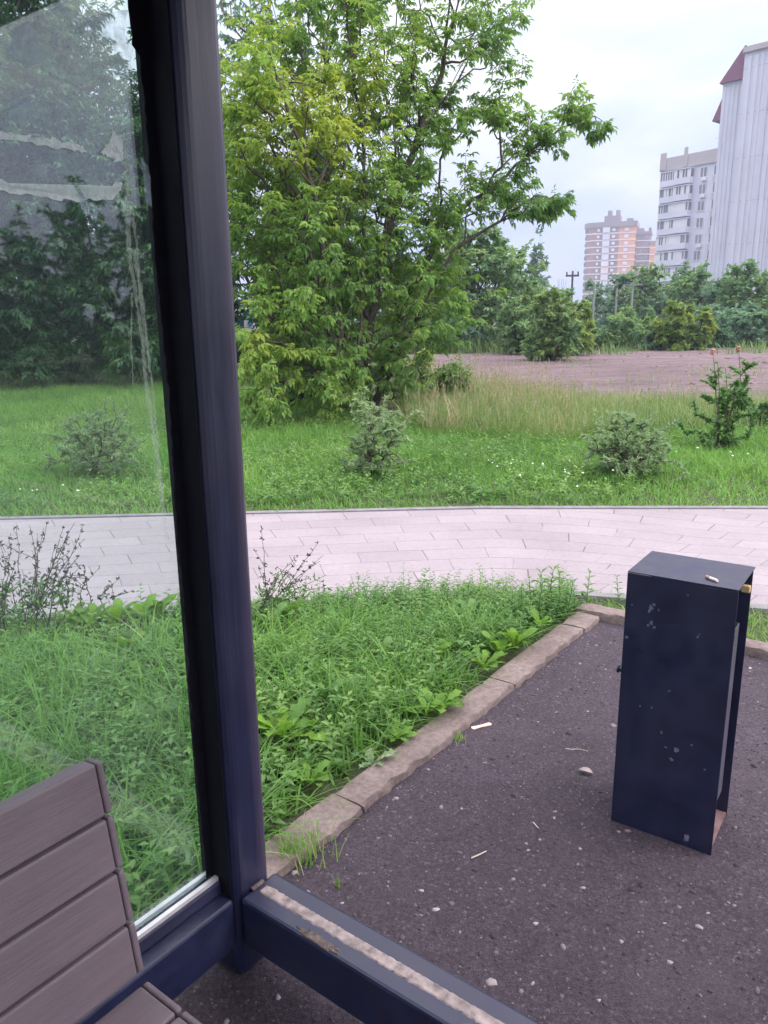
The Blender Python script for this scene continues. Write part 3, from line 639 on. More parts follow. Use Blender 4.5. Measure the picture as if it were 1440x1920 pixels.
# rubbish bag showing over the bucket's edge
vs, fs = [], []; r2 = np.random.default_rng(2); nb, mb_ = 18, 7
for j in range(mb_ + 1):
    for i in range(nb):
        a = 2 * math.pi * i / nb; k = 1 + 0.18 * r2.normal(); t = j / mb_
        vs.append((BW / 2 + (0.5 * (w1 - w0) + 0.004) * math.copysign(abs(math.cos(a)) ** 0.5, math.cos(a)) * (1 - 0.75 * t ** 3), (y0 + y1) / 2 + (0.5 * (y1 - y0) - 0.006) * math.copysign(abs(math.sin(a)) ** 0.5, math.sin(a)) * (1 - 0.7 * t ** 3), 0.57 + 0.075 * t * (0.8 + 0.3 * k * 0.6)))
for j in range(mb_):
    for i in range(nb): fs.append((j * nb + i, j * nb + (i + 1) % nb, (j + 1) * nb + (i + 1) % nb, (j + 1) * nb + i))
fs.append(tuple(mb_ * nb + i for i in range(nb)))
me = bpy.data.meshes.new('rubbish_bag'); me.from_pydata(vs, [], fs); me.update()
rb = link('rubbish_bag', me, None, None, [M['bag']]); rb.location = bi.location; rb.rotation_euler = bi.rotation_euler
tag(rb, 'crumpled dark plastic rubbish bag inside the litter bin bucket', 'rubbish bag')
tb = MB().box((BW - 0.028, BD - 0.02, 0.672), (BW - 0.005, BD - 0.0045, 0.692)).build('paper_scrap', M['tan'], None, 0.003); tb.location = bi.location; tb.rotation_euler = bi.rotation_euler
tag(tb, 'small tan paper scrap stuck inside the top of the litter bin', 'paper scrap')
# paint chips on the front panel
def chip(px, py, r_, seed):
    p = hit(px, py, p1, [-math.sin(ba), math.cos(ba), 0]) - p1; x_ = p[0] * math.cos(ba) + p[1] * math.sin(ba)
    r3 = np.random.default_rng(seed); pts = []
    for i in range(14):
        a = 2 * math.pi * i / 14; k = r_ * r3.uniform(0.35, 1.25); pts.append((x_ + k * math.cos(a), -0.0006, p[2] - 0.004 + k * 1.2 * math.sin(a)))
    MB().prism(pts, (0, 0.0005, 0)).build('paint_chip', M['chip'], bo)
M['chip'] = simple('bare_chip', (0.13, 0.14, 0.2), 0.8, 0.3, 60, 0, 0)
for i, (px, py, r_) in enumerate([(1222, 1140, .008), (1226, 1134, .005), (1217, 1146, .005), (1221, 1168, .007), (1215, 1172, .004), (1226, 1176, .005), (1235, 1144, .003), (1185, 1134, .003), (1308, 1195, .004), (1311, 1190, .002), (1175, 1194, .005), (1290, 1116, .004), (1255, 1296, .004), (1200, 1324, .003), (1222, 1327, .003), (1268, 1405, .008), (1259, 1424, .007), (1248, 1401, .004), (1240, 1373, .004), (1297, 1397, .003), (1322, 1443, .004)]): chip(px, py, r_ * 0.85, i)
# cigarette butt lying on the bin
cz = BH + 0.004; c1, c2 = at(1324, 1084, cz), at(1345, 1092, cz); cd = (c2 - c1) / np.linalg.norm(c2 - c1); cl = float(np.linalg.norm(c2 - c1))
ce = empty('cigarette_butt', (c1[0], c1[1], cz), math.atan2(cd[1], cd[0]), label='stubbed out cigarette butt lying on top of the litter bin', cat='cigarette butt')
MB().tube([(0, 0, 0.0042), (0.012, 0, 0.0042)], 0.004, 12).build('filter', M['cig_filter'], ce, smooth=False)
MB().tube([(0.0121, 0, 0.0042), (cl, 0.0, 0.0042)], [0.004, 0.0036], 12).build('paper', M['cig_paper'], ce)

# ------------------------------------------------------------------ litter and stones on the asphalt
a, b = at(884, 1366, .006), at(921, 1357, .006); L = float(np.linalg.norm(b - a)); pts = []
for i in range(21):
    t = i / 20; w = 0.009 * (0.75 + 0.45 * (2 * t - 1) ** 2); w *= math.sqrt(max(0, 1 - max(0, abs(2 * t - 1) - 0.86) ** 2 / 0.0196)); pts.append((t * L, w, 0))
prof = pts + [(x, -y, 0) for x, y, z in pts[::-1] if y > 1e-5]
o = MB().prism(prof, (0, 0, 0.0022)).build('wooden_stick', M['stickwood'], None, 0, loc=(a[0], a[1], 0.0055), rz=math.atan2(b[1] - a[1], b[0] - a[0]))
tag(o, 'flat pale wooden ice cream stick lying beside the kerb', 'wooden stick')
def flat_leaf(px0, py0, px1, py1, w, label):
    a, b = at(px0, py0, .006), at(px1, py1, .006); L = float(np.linalg.norm(b - a)); vs, fs = [], []
    for i in range(13):
        t = i / 12; ww = w * math.sin(math.pi * t) ** 0.7; zc = 0.004 + 0.008 * math.sin(math.pi * t)
        vs += [(t * L, -ww, zc + 0.003), (t * L, 0, zc - 0.002), (t * L, ww, zc + 0.003)]
    for i in range(12):
        q0 = 3 * i; fs += [(q0, q0 + 3, q0 + 4, q0 + 1), (q0 + 1, q0 + 4, q0 + 5, q0 + 2)]
    me = bpy.data.meshes.new('fallen_leaf'); me.from_pydata(vs, [], fs); me.update(); o = link('fallen_leaf', me, None, (a[0], a[1], 0.0055), [M['dryleaf']]); o.rotation_euler = (0, 0, math.atan2(b[1] - a[1], b[0] - a[0]))
    s_ = o.modifiers.new('s', 'SOLIDIFY'); s_.thickness = 0.0006
    return tag(o, label, 'leaf')
flat_leaf(1084, 1446, 1112, 1453, 0.011, 'pale dry leaf lying on the asphalt left of the litter bin')
def twig(pts, r_, label):
    P_ = [at(x, y, 0.006) + [0, 0, r_] for x, y in pts]; o = P_[0].copy()
    tag(MB().tube([p - o for p in P_], [r_, r_ * 0.9] + [r_ * 0.6] * (len(P_) - 2) if len(P_) > 2 else [r_, r_ * .7], 6).build('twig', M['twig'], None, loc=o), label, 'twig')
twig([(884, 1610), (898, 1604), (912, 1597)], 0.0022, 'straight pale twig lying in the middle of the asphalt')
twig([(1060, 1404), (1072, 1406), (1086, 1405), (1102, 1409)], 0.0014, 'thin curved stalk on asphalt just above the dry leaf')
twig([(1000, 1543), (1006, 1550), (1010, 1554)], 0.0018, 'short bent twig on asphalt between kerb and bin')
# pebbles
def stone_arrays(P_, size, tint):
    base = np.array([[1, 0, .25], [.5, .87, .2], [-.5, .87, .25], [-1, 0, .2], [-.5, -.87, .25], [.5, -.87, .2], [.35, .2, .75], [-.4, .1, .7], [0, -.45, .72]])
    n = len(P_); k = base[None] * rng.uniform(0.6, 1.3, (n, 9, 1)) * size[:, None, None] * np.array([1, 1, 0.8]); a = rng.uniform(0, 6.28, n); c, s = np.cos(a)[:, None], np.sin(a)[:, None]
    el = rng.uniform(0.55, 1, n)[:, None]; x, y = k[..., 0], k[..., 1] * el
    v = np.stack([x * c - y * s, x * s + y * c, k[..., 2]], -1) + P_[:, None]
    low = v[:, :6].copy(); low[..., 2] = P_[:, None, 2] - 0.002; v = np.concatenate([v, low], 1)
    fs = [[6, 7, 8], [0, 1, 6], [1, 2, 7], [1, 7, 6], [2, 3, 7], [3, 4, 7], [4, 8, 7], [4, 5, 8], [5, 0, 8], [0, 6, 8]] + sum([[[i, 9 + i, 9 + (i + 1) % 6], [i, 9 + (i + 1) % 6, (i + 1) % 6]] for i in range(6)], [])
    f = (np.arange(n)[:, None, None] * 15 + np.array(fs)[None]).reshape(-1, 3)
    return v.reshape(-1, 3), f, np.repeat(tint, 15)
vis = [S(-1.2, 0.15), S(inner_u, inner_v), S(inner_u, 2.2), S(-1.2, 2.2)]
P_ = sample([S(-0.5, inner_v + .01), S(inner_u - .01, inner_v + .01), S(inner_u - .01, 2.4), S(-0.5, 2.4)], 3200); P_[:, 2] = 0.004
n = len(P_); sz = 0.0016 * np.exp(np.abs(rng.normal(0, 0.62, n))); ti = np.clip(rng.beta(1.5, 2.2, n) + (sz > 0.0045) * 0.15, 0, 1)
du = (P_ - C0) @ V - inner_v; keep = rng.uniform(size=n) < 0.55 + 0.45 * vnoise(P_, 2.0, 4); P_, sz, ti = P_[keep], sz[keep], ti[keep]
Pk = sample([S(-0.3, inner_v + .004), S(inner_u - .01, inner_v + .004), S(inner_u - .01, inner_v + .09), S(-0.3, inner_v + .09)], 5200); Pk[:, 2] = 0.004; dk_ = (Pk - C0) @ V - inner_v; Pk = Pk[rng.uniform(size=len(Pk)) < np.exp(-dk_ / 0.03)]
P_ = np.concatenate([P_, Pk]); sz = np.concatenate([sz, 0.0014 * np.exp(np.abs(rng.normal(0, 0.6, len(Pk))))]); ti = np.concatenate([ti, rng.uniform(0.35, 0.95, len(Pk))])
v, f, t = stone_arrays(P_, sz, ti); tag(bulk('gravel', v, f, M['pebble'], None, t), 'loose grit and small stones scattered over the asphalt', 'gravel', kind='stuff')
for i, (px, py, s_, lb) in enumerate([(743, 1497, .011, 'pale stone on asphalt near the crumbling kerb end'), (1041, 1522, .009, 'grey chipped stone left of the litter bin foot'), (990, 1594, .008, 'pale stone in the middle of the asphalt right of the twig'), (1160, 1560, .007, 'small pale stone by the near corner of the litter bin'), (552, 1636, .012, 'white lump of stone in the grass tuft beside the post'), (922, 1843, .014, 'flat round pinkish stone at the bottom near the rail'), (1093, 1665, .009, 'pale stone on the asphalt below the litter bin'), (1311, 1738, .012, 'flat pale stone at lower right of the asphalt'), (1257, 1805, .009, 'jagged pale stone at the bottom right of the asphalt')]):
    p = at(px, py, .004); v, f, t = stone_arrays(np.array([[0, 0, 0.0]]), np.array([s_ * 0.8]), np.array([0.93])); v[:, 2] = np.where(v[:, 2] > 0, v[:, 2] * (0.35 if 'flat' in lb else .8), v[:, 2]); tag(bulk('stone', v, f, M['pebble'], None, t, loc=p), lb, 'stone', 'larger stones on the asphalt')

# ------------------------------------------------------------------ ground vegetation (stuff)
def grass(name, label, P_, hmin, hmax, w, lean, K, m, tint, hmul=None):
    n = len(P_); h = rng.uniform(hmin, hmax, n) * (hmul if hmul is not None else 1)
    v, f, t = blade_arrays(P_, rng.uniform(0, 6.28, n), h, w * rng.uniform(0.6, 1.3, n), np.minimum(np.abs(rng.normal(0, lean, n)), 1.05), K, 0.8, np.clip(tint, 0, 1))
    return tag(bulk(name, v, f, m, None, t), label, 'grass', kind='stuff')
PLANTS = [(530, 1400, 'd', 1.35, 'big yellow green dandelion rosette right beside the navy post'), (560, 1385, 'd', .8, 'yellow green dandelion leaves just right of the rosette by the post'),
    (965, 1228, 'k', .95, 'bright dock plant leaning on the kerb, farthest large one along it'), (935, 1240, 'k', .85, 'bright dock plant near the middle of the far kerb section'), (905, 1262, 'd', .85, 'light green dandelion beside the kerb below the dock plants'),
    (825, 1340, 'd', .95, 'bright dandelion by the kerb opposite the wooden stick'), (800, 1352, 'k', .6, 'small dock plant by the kerb next to the bright dandelion'), (820, 1250, 'k', .75, 'lone upright light green leafed dock amid the verge grass'),
    (560, 1230, 'k', .55, 'tiny bright dock leaf standing in the grass right of the post'), (610, 1330, 'w', .8, 'dark broad leaf weed in the middle of the verge'), (640, 1290, 'd', .7, 'dandelion among fine weeds in mid verge'),
    (515, 1195, 'w', 1.1, 'big dark dock weed at the foot of the dry stalks beside the post'), (495, 1180, 'w', 1.0, 'dark broad weed half hidden by the navy post'), (545, 1175, 'k', .9, 'light dock clump below the dry stalks by the path'),
    (580, 1480, 'd', .7, 'dandelion low by the crumbling kerb end'), (700, 1440, 't', .5, 'grey green thistle leaf at the kerb opposite the asphalt crack'), (745, 1395, 'd', .6, 'small dandelion against the kerb below the fallen grass stalk'),
    (720, 1250, 'w', .8, 'dark green broad weed in upper mid verge'), (1010, 1190, 'k', .8, 'light dock plant near the far kerb corner'), (880, 1170, 'w', .8, 'dark broad weed behind the upright dock'),
    (300, 1170, 'k', 1.0, 'upright dock clump seen through the glass at the path edge, nearest the post'), (272, 1178, 'k', 1.05, 'tall leaved dock clump behind the glass, second from the post'), (222, 1185, 'k', 1.0, 'tall leaved dock clump behind the glass, third from the post'), (175, 1190, 'k', .95, 'dock clump behind the glass at the path edge, by the single thin stalk'), (140, 1185, 'k', .9, 'dock clump behind the glass beside the dry stalks'),
    (300, 1350, 't', .9, 'pale thistle behind the glass in the middle of the verge'), (285, 1385, 't', .8, 'pale thistle behind the glass, just below the other thistle'), (270, 1290, 'd', 1.0, 'light green dandelion behind the glass near the post'), (190, 1260, 't', .9, 'grey green thistle behind the glass amid long grass'),
    (60, 1470, 'd', .9, 'dandelion behind the glass above the bench back'), (30, 1410, 't', 1.0, 'feathery grey weed behind the glass at far left above the bench'), (240, 1240, 'k', .9, 'dock behind the glass in long grass')]
CLR = np.array([np.append(at(p[0], p[1])[:2], p[3]) for p in PLANTS])
def clear(P_, k=0.085): return ((np.linalg.norm(P_[:, None, :2] - CLR[None, :, :2], axis=2) / (k * CLR[None, :, 2])) > 1).all(1) & (vnoise(P_, 3.3, 55) > 0.17)
kerb_far = lambda s: S(s, inner_v - 0.15)
verge = [at(-160, 1180), at(330, 1152), at(640, 1130), at(930, 1112), at(1085, 1120), S(inner_u - 0.02, inner_v - 0.15), S(-0.1, inner_v - 0.15), S(-1.1, inner_v - 0.15), at(-500, 1700)]
P_ = sample(verge, 7500); P_ = P_[clear(P_)]; g1 = vnoise(P_, 2.2, 1); keep = rng.uniform(size=len(P_)) < 0.35 + 0.65 * g1; P_, g1 = P_[keep], g1[keep]; n = len(P_)
nearp = np.array([at(640, 1128), at(330, 1150)]); edge_d = np.clip((3.62 - P_[:, 1]) / 0.5, 0.45, 1)
grass('verge_grass', 'long green grass of the verge between kerb and paved path', P_, 0.06, 0.225, 0.0066, 0.9, 5, M['grass'], 0.12 + 0.5 * vnoise(P_, 3.0, 2) + rng.normal(0, 0.18, n), edge_d * (0.45 + 0.85 * vnoise(P_, 3.6, 77)))
def weeds(name, label, P_, hmin, hmax, nl, L, m, tint, up=0.5, wr=0.5):
    n = len(P_); h = rng.uniform(hmin, hmax, n); parts = []; lean = rng.normal(0, 0.25, (n, 2)); ph = rng.uniform(0, 6.28, n)
    for k in range(nl):
        t = (k + 1.0) / nl; z = h * t; o = P_ + np.column_stack([lean[:, 0] * z, lean[:, 1] * z, z]); a = ph + k * 2.4
        d = np.column_stack([np.cos(a), np.sin(a), np.full(n, up) + rng.normal(0, 0.3, n)]); ln = L * rng.uniform(0.7, 1.3, n) * (1.15 - 0.5 * t)
        parts.append(leaf_arrays(o, d, np.tile([0, 0, 1.0], (n, 1)), ln, ln * wr, np.clip(tint + 0.25 * t - 0.1, 0, 1), 0.2, 0.25))
    for sgn in (0,):
        pa = rng.uniform(0, 6.28, n); parts.append(blade_arrays(P_, np.arctan2(lean[:, 1], lean[:, 0]), h, np.full(n, 0.003), np.linalg.norm(lean, axis=1), 2, 0.0, tint))
    v, f, t = cat(parts); return tag(bulk(name, v, f, m, None, t), label, 'weeds', kind='stuff')
P_ = sample(verge, 560); P_ = P_[clear(P_)]; g = vnoise(P_, 2.0, 21); keep = rng.uniform(size=len(P_)) < np.clip(1.5 - 1.6 * vnoise(P_, 2.2, 1), 0.2, 1) * (0.4 + 0.6 * g); P_ = P_[keep]; n = len(P_)
weeds('verge_weeds', 'low leafy green weeds filling the verge between kerb and path', P_, 0.04, 0.16, 13, 0.04, M['weed'], 0.25 + 0.5 * vnoise(P_, 2.5, 7) + rng.normal(0, 0.12, n))
# fine-leaved weeds towards the path
band = [at(480, 1290), at(500, 1165), at(640, 1128), at(930, 1113), at(1080, 1122), at(1010, 1215), at(800, 1260)]
P_ = sample(band, 750); n = len(P_)
weeds('fine_weeds', 'dense fine leaved weeds along the near edge of the paved path', P_, 0.07, 0.16, 16, 0.024, M['weed'], 0.2 + 0.5 * vnoise(P_, 2.5, 9) + rng.normal(0, 0.1, n), 0.6, 0.4)
# strip between the back kerb and the path
strip = [S(inner_u + 0.13, inner_v - 0.1), at(1100, 1119), at(1440, 1147), at(1900, 1186), S(inner_u + 0.13, 2.6)]
P_ = sample(strip, 2600); n = len(P_)
grass('strip_grass', 'short bright grass strip between the rear kerb and the path', P_, 0.02, 0.07, 0.005, 0.6, 4, M['grass'], 0.55 + 0.3 * vnoise(P_, 3, 2) + rng.normal(0, 0.15, n))
# lawn across the path
lawn = [at(-500, 985), at(0, 975), at(900, 955), at(1440, 955), at(1900, 957), at(2000, 800), at(1440, 775), at(1080, 765), at(880, 770), at(700, 800), at(640, 735), at(300, 722), at(-300, 722)]
P_ = sample(lawn, 1500); g1 = vnoise(P_, 1.1, 31); g2 = vnoise(P_, 3.1, 32); dist = np.clip((P_[:, 1] - 5.6) / 1.2, 0, 1); keep = rng.uniform(size=len(P_)) < np.where(P_[:, 1] < 9.5, 1, 0.5); P_, g1, g2, dist = P_[keep], g1[keep], g2[keep], dist[keep]; n = len(P_)
edge_h = 0.42 + 0.58 * dist
grass('lawn_grass', 'bright green lawn grass across the paved path', P_, 0.05, 0.15, 0.0095, 0.6, 3, M['grass'], 0.2 + 0.45 * g1 + 0.15 * g2 + rng.normal(0, 0.15, n), edge_h * (0.6 + 0.75 * g2))
P_ = sample(lawn, 70); P_ = P_[(P_[:, 1] > 5.7) & (P_[:, 1] < 11) & (vnoise(P_, 1.5, 14) > 0.4)]; n = len(P_)
weeds('lawn_weeds', 'scattered leafy weeds growing in the lawn', P_, 0.06, 0.18, 9, 0.055, M['weed'], 0.4 + 0.4 * vnoise(P_, 2, 5) + rng.normal(0, 0.1, n))
# clover flowers
cl = np.concatenate([sample([at(900, 885), at(1110, 885), at(1110, 935), at(900, 935)], 22), sample([at(1060, 880), at(1440, 860), at(1440, 900), at(1060, 930)], 6), sample([at(-100, 940), at(320, 940), at(320, 960), at(-100, 960)], 8)]); cl[:, 2] = rng.uniform(0.09, 0.16, len(cl)); n = len(cl)
v, f, t = stone_arrays(cl, np.full(n, 0.010) * rng.uniform(.7, 1.2, n), np.zeros(n)); tag(bulk('clover_flowers', v, f, M['clover'], None, t), 'tiny white clover flowers dotted over the lawn', 'flowers', kind='stuff')
# tall straw-coloured grass and greener meadow in front of the lot
dry = [at(700, 752), at(780, 812), at(1010, 830), at(1090, 820), at(1080, 748), at(960, 735), at(860, 722), at(780, 705)]
P_ = sample(dry, 430); n = len(P_); tt = 0.1 + 0.8 * vnoise(P_, 1.6, 17) + rng.normal(0, 0.22, n)
keep = rng.uniform(size=n) < np.clip(vnoise(P_, 2.4, 91) * 2.2 - 0.55, 0.06, 1); P_, tt = P_[keep], tt[keep]
seed_later = P_[rng.uniform(size=len(P_)) < .22]
grass('dry_grass', 'tall straw coloured dry grass in front of the gravel lot', P_, 0.12, 0.6, 0.0095, 0.6, 4, M['straw'], tt, 0.3 + 0.9 * vnoise(P_, 2.1, 41))
P_ = sample([at(735, 745), at(800, 815), at(1010, 835), at(1440, 810), at(1700, 810), at(1600, 765), at(1080, 748), at(960, 735), at(740, 715)], 640); n = len(P_)
grass('meadow_grass', 'tall loose green meadow grass at the edge of the gravel lot', P_, 0.12, 0.42, 0.009, 0.4, 4, M['meadow'], 0.35 + 0.4 * vnoise(P_, 1.2, 18) + rng.normal(0, 0.2, n), 0.5 + 0.7 * vnoise(P_, 1.0, 42))
def seed_grass(P_, hmin, hmax, m, label):
    n = len(P_); h = rng.uniform(hmin, hmax, n); a = rng.uniform(0, 6.28, n); ln = np.abs(rng.normal(0, 0.16, n)); parts = [blade_arrays(P_, a, h, np.full(n, 0.005), ln, 3, 0.6, np.clip(rng.normal(0.75, 0.15, n), 0, 1))]
    dirh = np.stack([np.cos(a), np.sin(a), np.zeros(n)], 1)
    for k in range(7):
        t = 0.82 + 0.03 * k; o = P_ + dirh * (ln * t + 0.6 * ln * t * t)[:, None] * h[:, None]; o[:, 2] += h * t * 0.98; d = rng.normal(0, 0.5, (n, 3)); d[:, 2] = 0.9
        parts.append(leaf_arrays(o, d, np.tile([0.3, 1.0, 0], (n, 1)), 0.04, 0.010, np.clip(rng.normal(0.85, 0.12, n), 0, 1)))
    v, f, t = cat(parts); tag(bulk('seeding_grass', v, f, m, None, t), label, 'grass', kind='stuff')
seed_grass(sample([at(850, 760), at(1100, 790), at(1440, 775), at(1440, 752), at(1080, 738), at(860, 705)], 8), 0.25, 0.62, M['straw'], 'thin seeding grass stalks standing against the gravel lot')
P_ = sample(lot_poly[:3] + lot_poly[5:], 5.5); P_ = P_[(vnoise(P_, 0.7, 66) > 0.45) & (P_[:, 0] < 13)]; P_[:, 2] = 0.006
v, f, t = stone_arrays(P_, 0.02 * np.exp(np.abs(rng.normal(0, .6, len(P_)))), rng.uniform(0.3, 1, len(P_))); tag(bulk('rubble', v, f, M['lotstone'], None, t), 'small lumps of rubble and earth strewn over the gravel lot', 'rubble', kind='stuff')
P_ = sample(lot_poly[:3] + lot_poly[5:], 14); P_ = P_[(vnoise(P_, 0.45, 67) > 0.68) & (P_[:, 0] < 13)]
grass('lot_weeds', 'thin low weeds sprouting on the gravel lot', P_, 0.05, 0.22, 0.014, 0.6, 3, M['meadow'], 0.4 + rng.normal(0, 0.25, len(P_)))
seed_grass(seed_later[rng.uniform(size=len(seed_later)) < .5], 0.25, 0.62, M['straw'], 'fine pinkish seed heads nodding over the dry grass')
# rough growth beyond the lot
P_ = sample([at(770, 664), at(985, 664), at(985, 652), at(600, 652)], 70); n = len(P_)
grass('rough_grass', 'rough tall grass at the far left edge of the gravel lot', P_, 0.35, 0.8, 0.03, 0.3, 3, M['meadow'], 0.3 + rng.normal(0, 0.2, n))
P_ = sample([at(985, 668), at(1440, 664), at(1900, 664), at(1900, 652), at(985, 652)], 30); n = len(P_); keep = vnoise(P_, 0.5, 3) > 0.45; P_ = P_[keep]
grass('rough_grass', 'rough low grass in front of the hedge beyond the gravel lot', P_, 0.15, 0.5, 0.04, 0.4, 3, M['meadow'], 0.3 + rng.normal(0, 0.2, len(P_)))
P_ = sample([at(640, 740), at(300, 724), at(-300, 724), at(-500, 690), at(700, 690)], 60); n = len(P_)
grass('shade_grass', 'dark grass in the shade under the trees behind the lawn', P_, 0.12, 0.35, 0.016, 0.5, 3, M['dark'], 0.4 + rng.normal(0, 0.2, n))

# ------------------------------------------------------------------ individual plants of the verge
def rosette_mesh(seed, nl, L, w, upr, jag):
    r2 = np.random.default_rng(seed); parts = []
    for i in range(nl):
        a = 2.4 * i + r2.normal(0, 0.3); u0 = upr * r2.uniform(0.5, 1.3); l = L * r2.uniform(0.6, 1.15); K = 9; vs = []; rz_ = [(0.0, 0.0)]
        for k in range(K):
            el_ = u0 - (u0 * 0.75 + 0.12) * ((k + .5) / K) ** 1.3; rz_.append((rz_[-1][0] + l / K * math.cos(el_), rz_[-1][1] + l / K * math.sin(el_)))
        dx, dy = math.cos(a), math.sin(a); sx, sy = -dy, dx; tw = r2.normal(0, 0.3)
        for k in range(K + 1):
            t = k / K; r_, z = rz_[k]
            ww = w * l * (0.15 + 1.05 * math.sin(math.pi * min(1, t * 0.93) ** 1.4)) * (1 + jag * (1 if k % 2 else -1)) if 0 < t < 1 else w * l * (0.12 if t == 0 else 0.02)
            zc = max(0.01, z + 0.012); rip = 0.006 * math.sin(7 * t + i)
            vs += [(dx * r_ + sx * ww, dy * r_ + sy * ww, zc + 0.25 * ww + rip), (dx * r_, dy * r_, zc), (dx * r_ - sx * ww, dy * r_ - sy * ww, zc + 0.25 * ww * (1 + tw) - rip)]
        fs = []
        for k in range(K):
            q0 = 3 * k; fs += [[q0, q0 + 1, q0 + 4], [q0, q0 + 4, q0 + 3], [q0 + 1, q0 + 2, q0 + 5], [q0 + 1, q0 + 5, q0 + 4]]
        parts.append((np.array(vs), np.array(fs), np.full(len(vs), np.clip(r2.normal(0.55, 0.2), 0, 1))))
    return cat(parts)
def plant(name, arr, m, loc, rz, sc_, label, catg, group):
    o = bulk(name, arr[0], arr[1], m, None, arr[2], loc=loc, smooth=True); o.rotation_euler = (0, 0, rz); o.scale = (sc_,) * 3
    return tag(o, label, catg, group)
ros = [rosette_mesh(10 + i, 13, 0.13, 0.12, 0.95, 0.3) for i in range(3)]; dock = [rosette_mesh(30 + i, 10, 0.15, 0.13, 1.2, 0.08) for i in range(2)]; this_ = [rosette_mesh(50 + i, 10, 0.16, 0.11, 0.7, 0.55) for i in range(2)]
protos = {}
def place(kind, px, py, sc_, label, group):
    arrs, m, nm, cg = {'d': (ros, M['broad'], 'dandelion', 'plant'), 'k': (dock, M['broad'], 'dock_plant', 'plant'), 't': (this_, M['silver'], 'thistle', 'plant'), 'w': (dock, M['weed'], 'broad_leaf_weed', 'plant')}[kind]
    i = random.randrange(len(arrs)); loc = at(px, py, 0.0); loc[2] = 0.01
    key = (kind, i)
    if key in protos:
        o = protos[key].copy(); col.objects.link(o); o.location = tuple(loc); o.rotation_euler = (0, 0, random.uniform(0, 6.28)); o.scale = (sc_,) * 3; return tag(o, label, cg, group)
    protos[key] = plant(nm, arrs[i], m, loc, random.uniform(0, 6.28), sc_, label, cg, group); return protos[key]
for px, py, k_, s_, lb in PLANTS:
    place(k_, px, py, s_, lb, 'broad leaved plants in the verge')
# upright weeds with paired leaves along the path edge
def upright_mesh(seed, h, nl, L):
    r2 = np.random.default_rng(seed); parts = []; ln = r2.normal(0, 0.12, 2); n = nl * 2
    k = np.repeat(np.arange(nl), 2); t = (k + 1) / nl; a = k * 1.57 + np.tile([0, math.pi], nl) + r2.normal(0, 0.2, n); o = np.column_stack([ln[0] * h * t, ln[1] * h * t, h * t])
    d = np.column_stack([np.cos(a), np.sin(a), 0.45 + 0.9 * (t > 0.9)]); l = L * (1.15 - 0.55 * t) * r2.uniform(.8, 1.2, n)
    parts.append(leaf_arrays(o, d, np.tile([0, 0, 1.0], (n, 1)), l, l * 0.36, np.clip(0.35 + 0.35 * t + r2.normal(0, 0.1, n), 0, 1)))
    v, f = tubes(np.array([[0, 0, 0.0]]), np.array([[ln[0] * h, ln[1] * h, h]]), np.array([0.0025]), np.array([0.0015]), 5); parts.append((v, f, np.full(len(v), 0.25)))
    return cat(parts)
upm = [upright_mesh(70 + i, 0.2, 9, 0.055) for i in range(3)]; upp = {}
for i, (px, py, s_) in enumerate([(640, 1150, .6), (662, 1152, .75), (700, 1150, .65), (735, 1150, .7), (775, 1155, .7), (800, 1152, .78), (838, 1155, .75), (865, 1158, .7), (890, 1160, .72), (912, 1158, .66), (945, 1160, .7), (975, 1162, .85), (998, 1160, 1.0), (1012, 1160, 1.15), (1022, 1162, 1.2), (1035, 1160, 1.0), (1050, 1158, 1.05), (1062, 1160, .9), (1078, 1150, .75), (1098, 1142, .9), (1005, 1175, 1.1), (1040, 1172, .9), (960, 1176, .9), (1160, 1133, .7), (985, 1190, .9)]):
    j = i % 3; loc = at(px, py); rz_ = random.uniform(0, 6.28)
    if j in upp: o = upp[j].copy(); col.objects.link(o)
    else: o = upp[j] = bulk('upright_weed', upm[j][0], upm[j][1], M['weed'], None, upm[j][2], smooth=True)
    o.location = tuple(loc); o.rotation_euler = (0, 0, rz_); o.scale = (s_,) * 3
    tag(o, 'lone small upright weed between the rear kerb and the path' if px == 1160 else 'upright weed with paired pointed leaves along the near edge of the paved path', 'weed', 'upright weeds along the path edge')
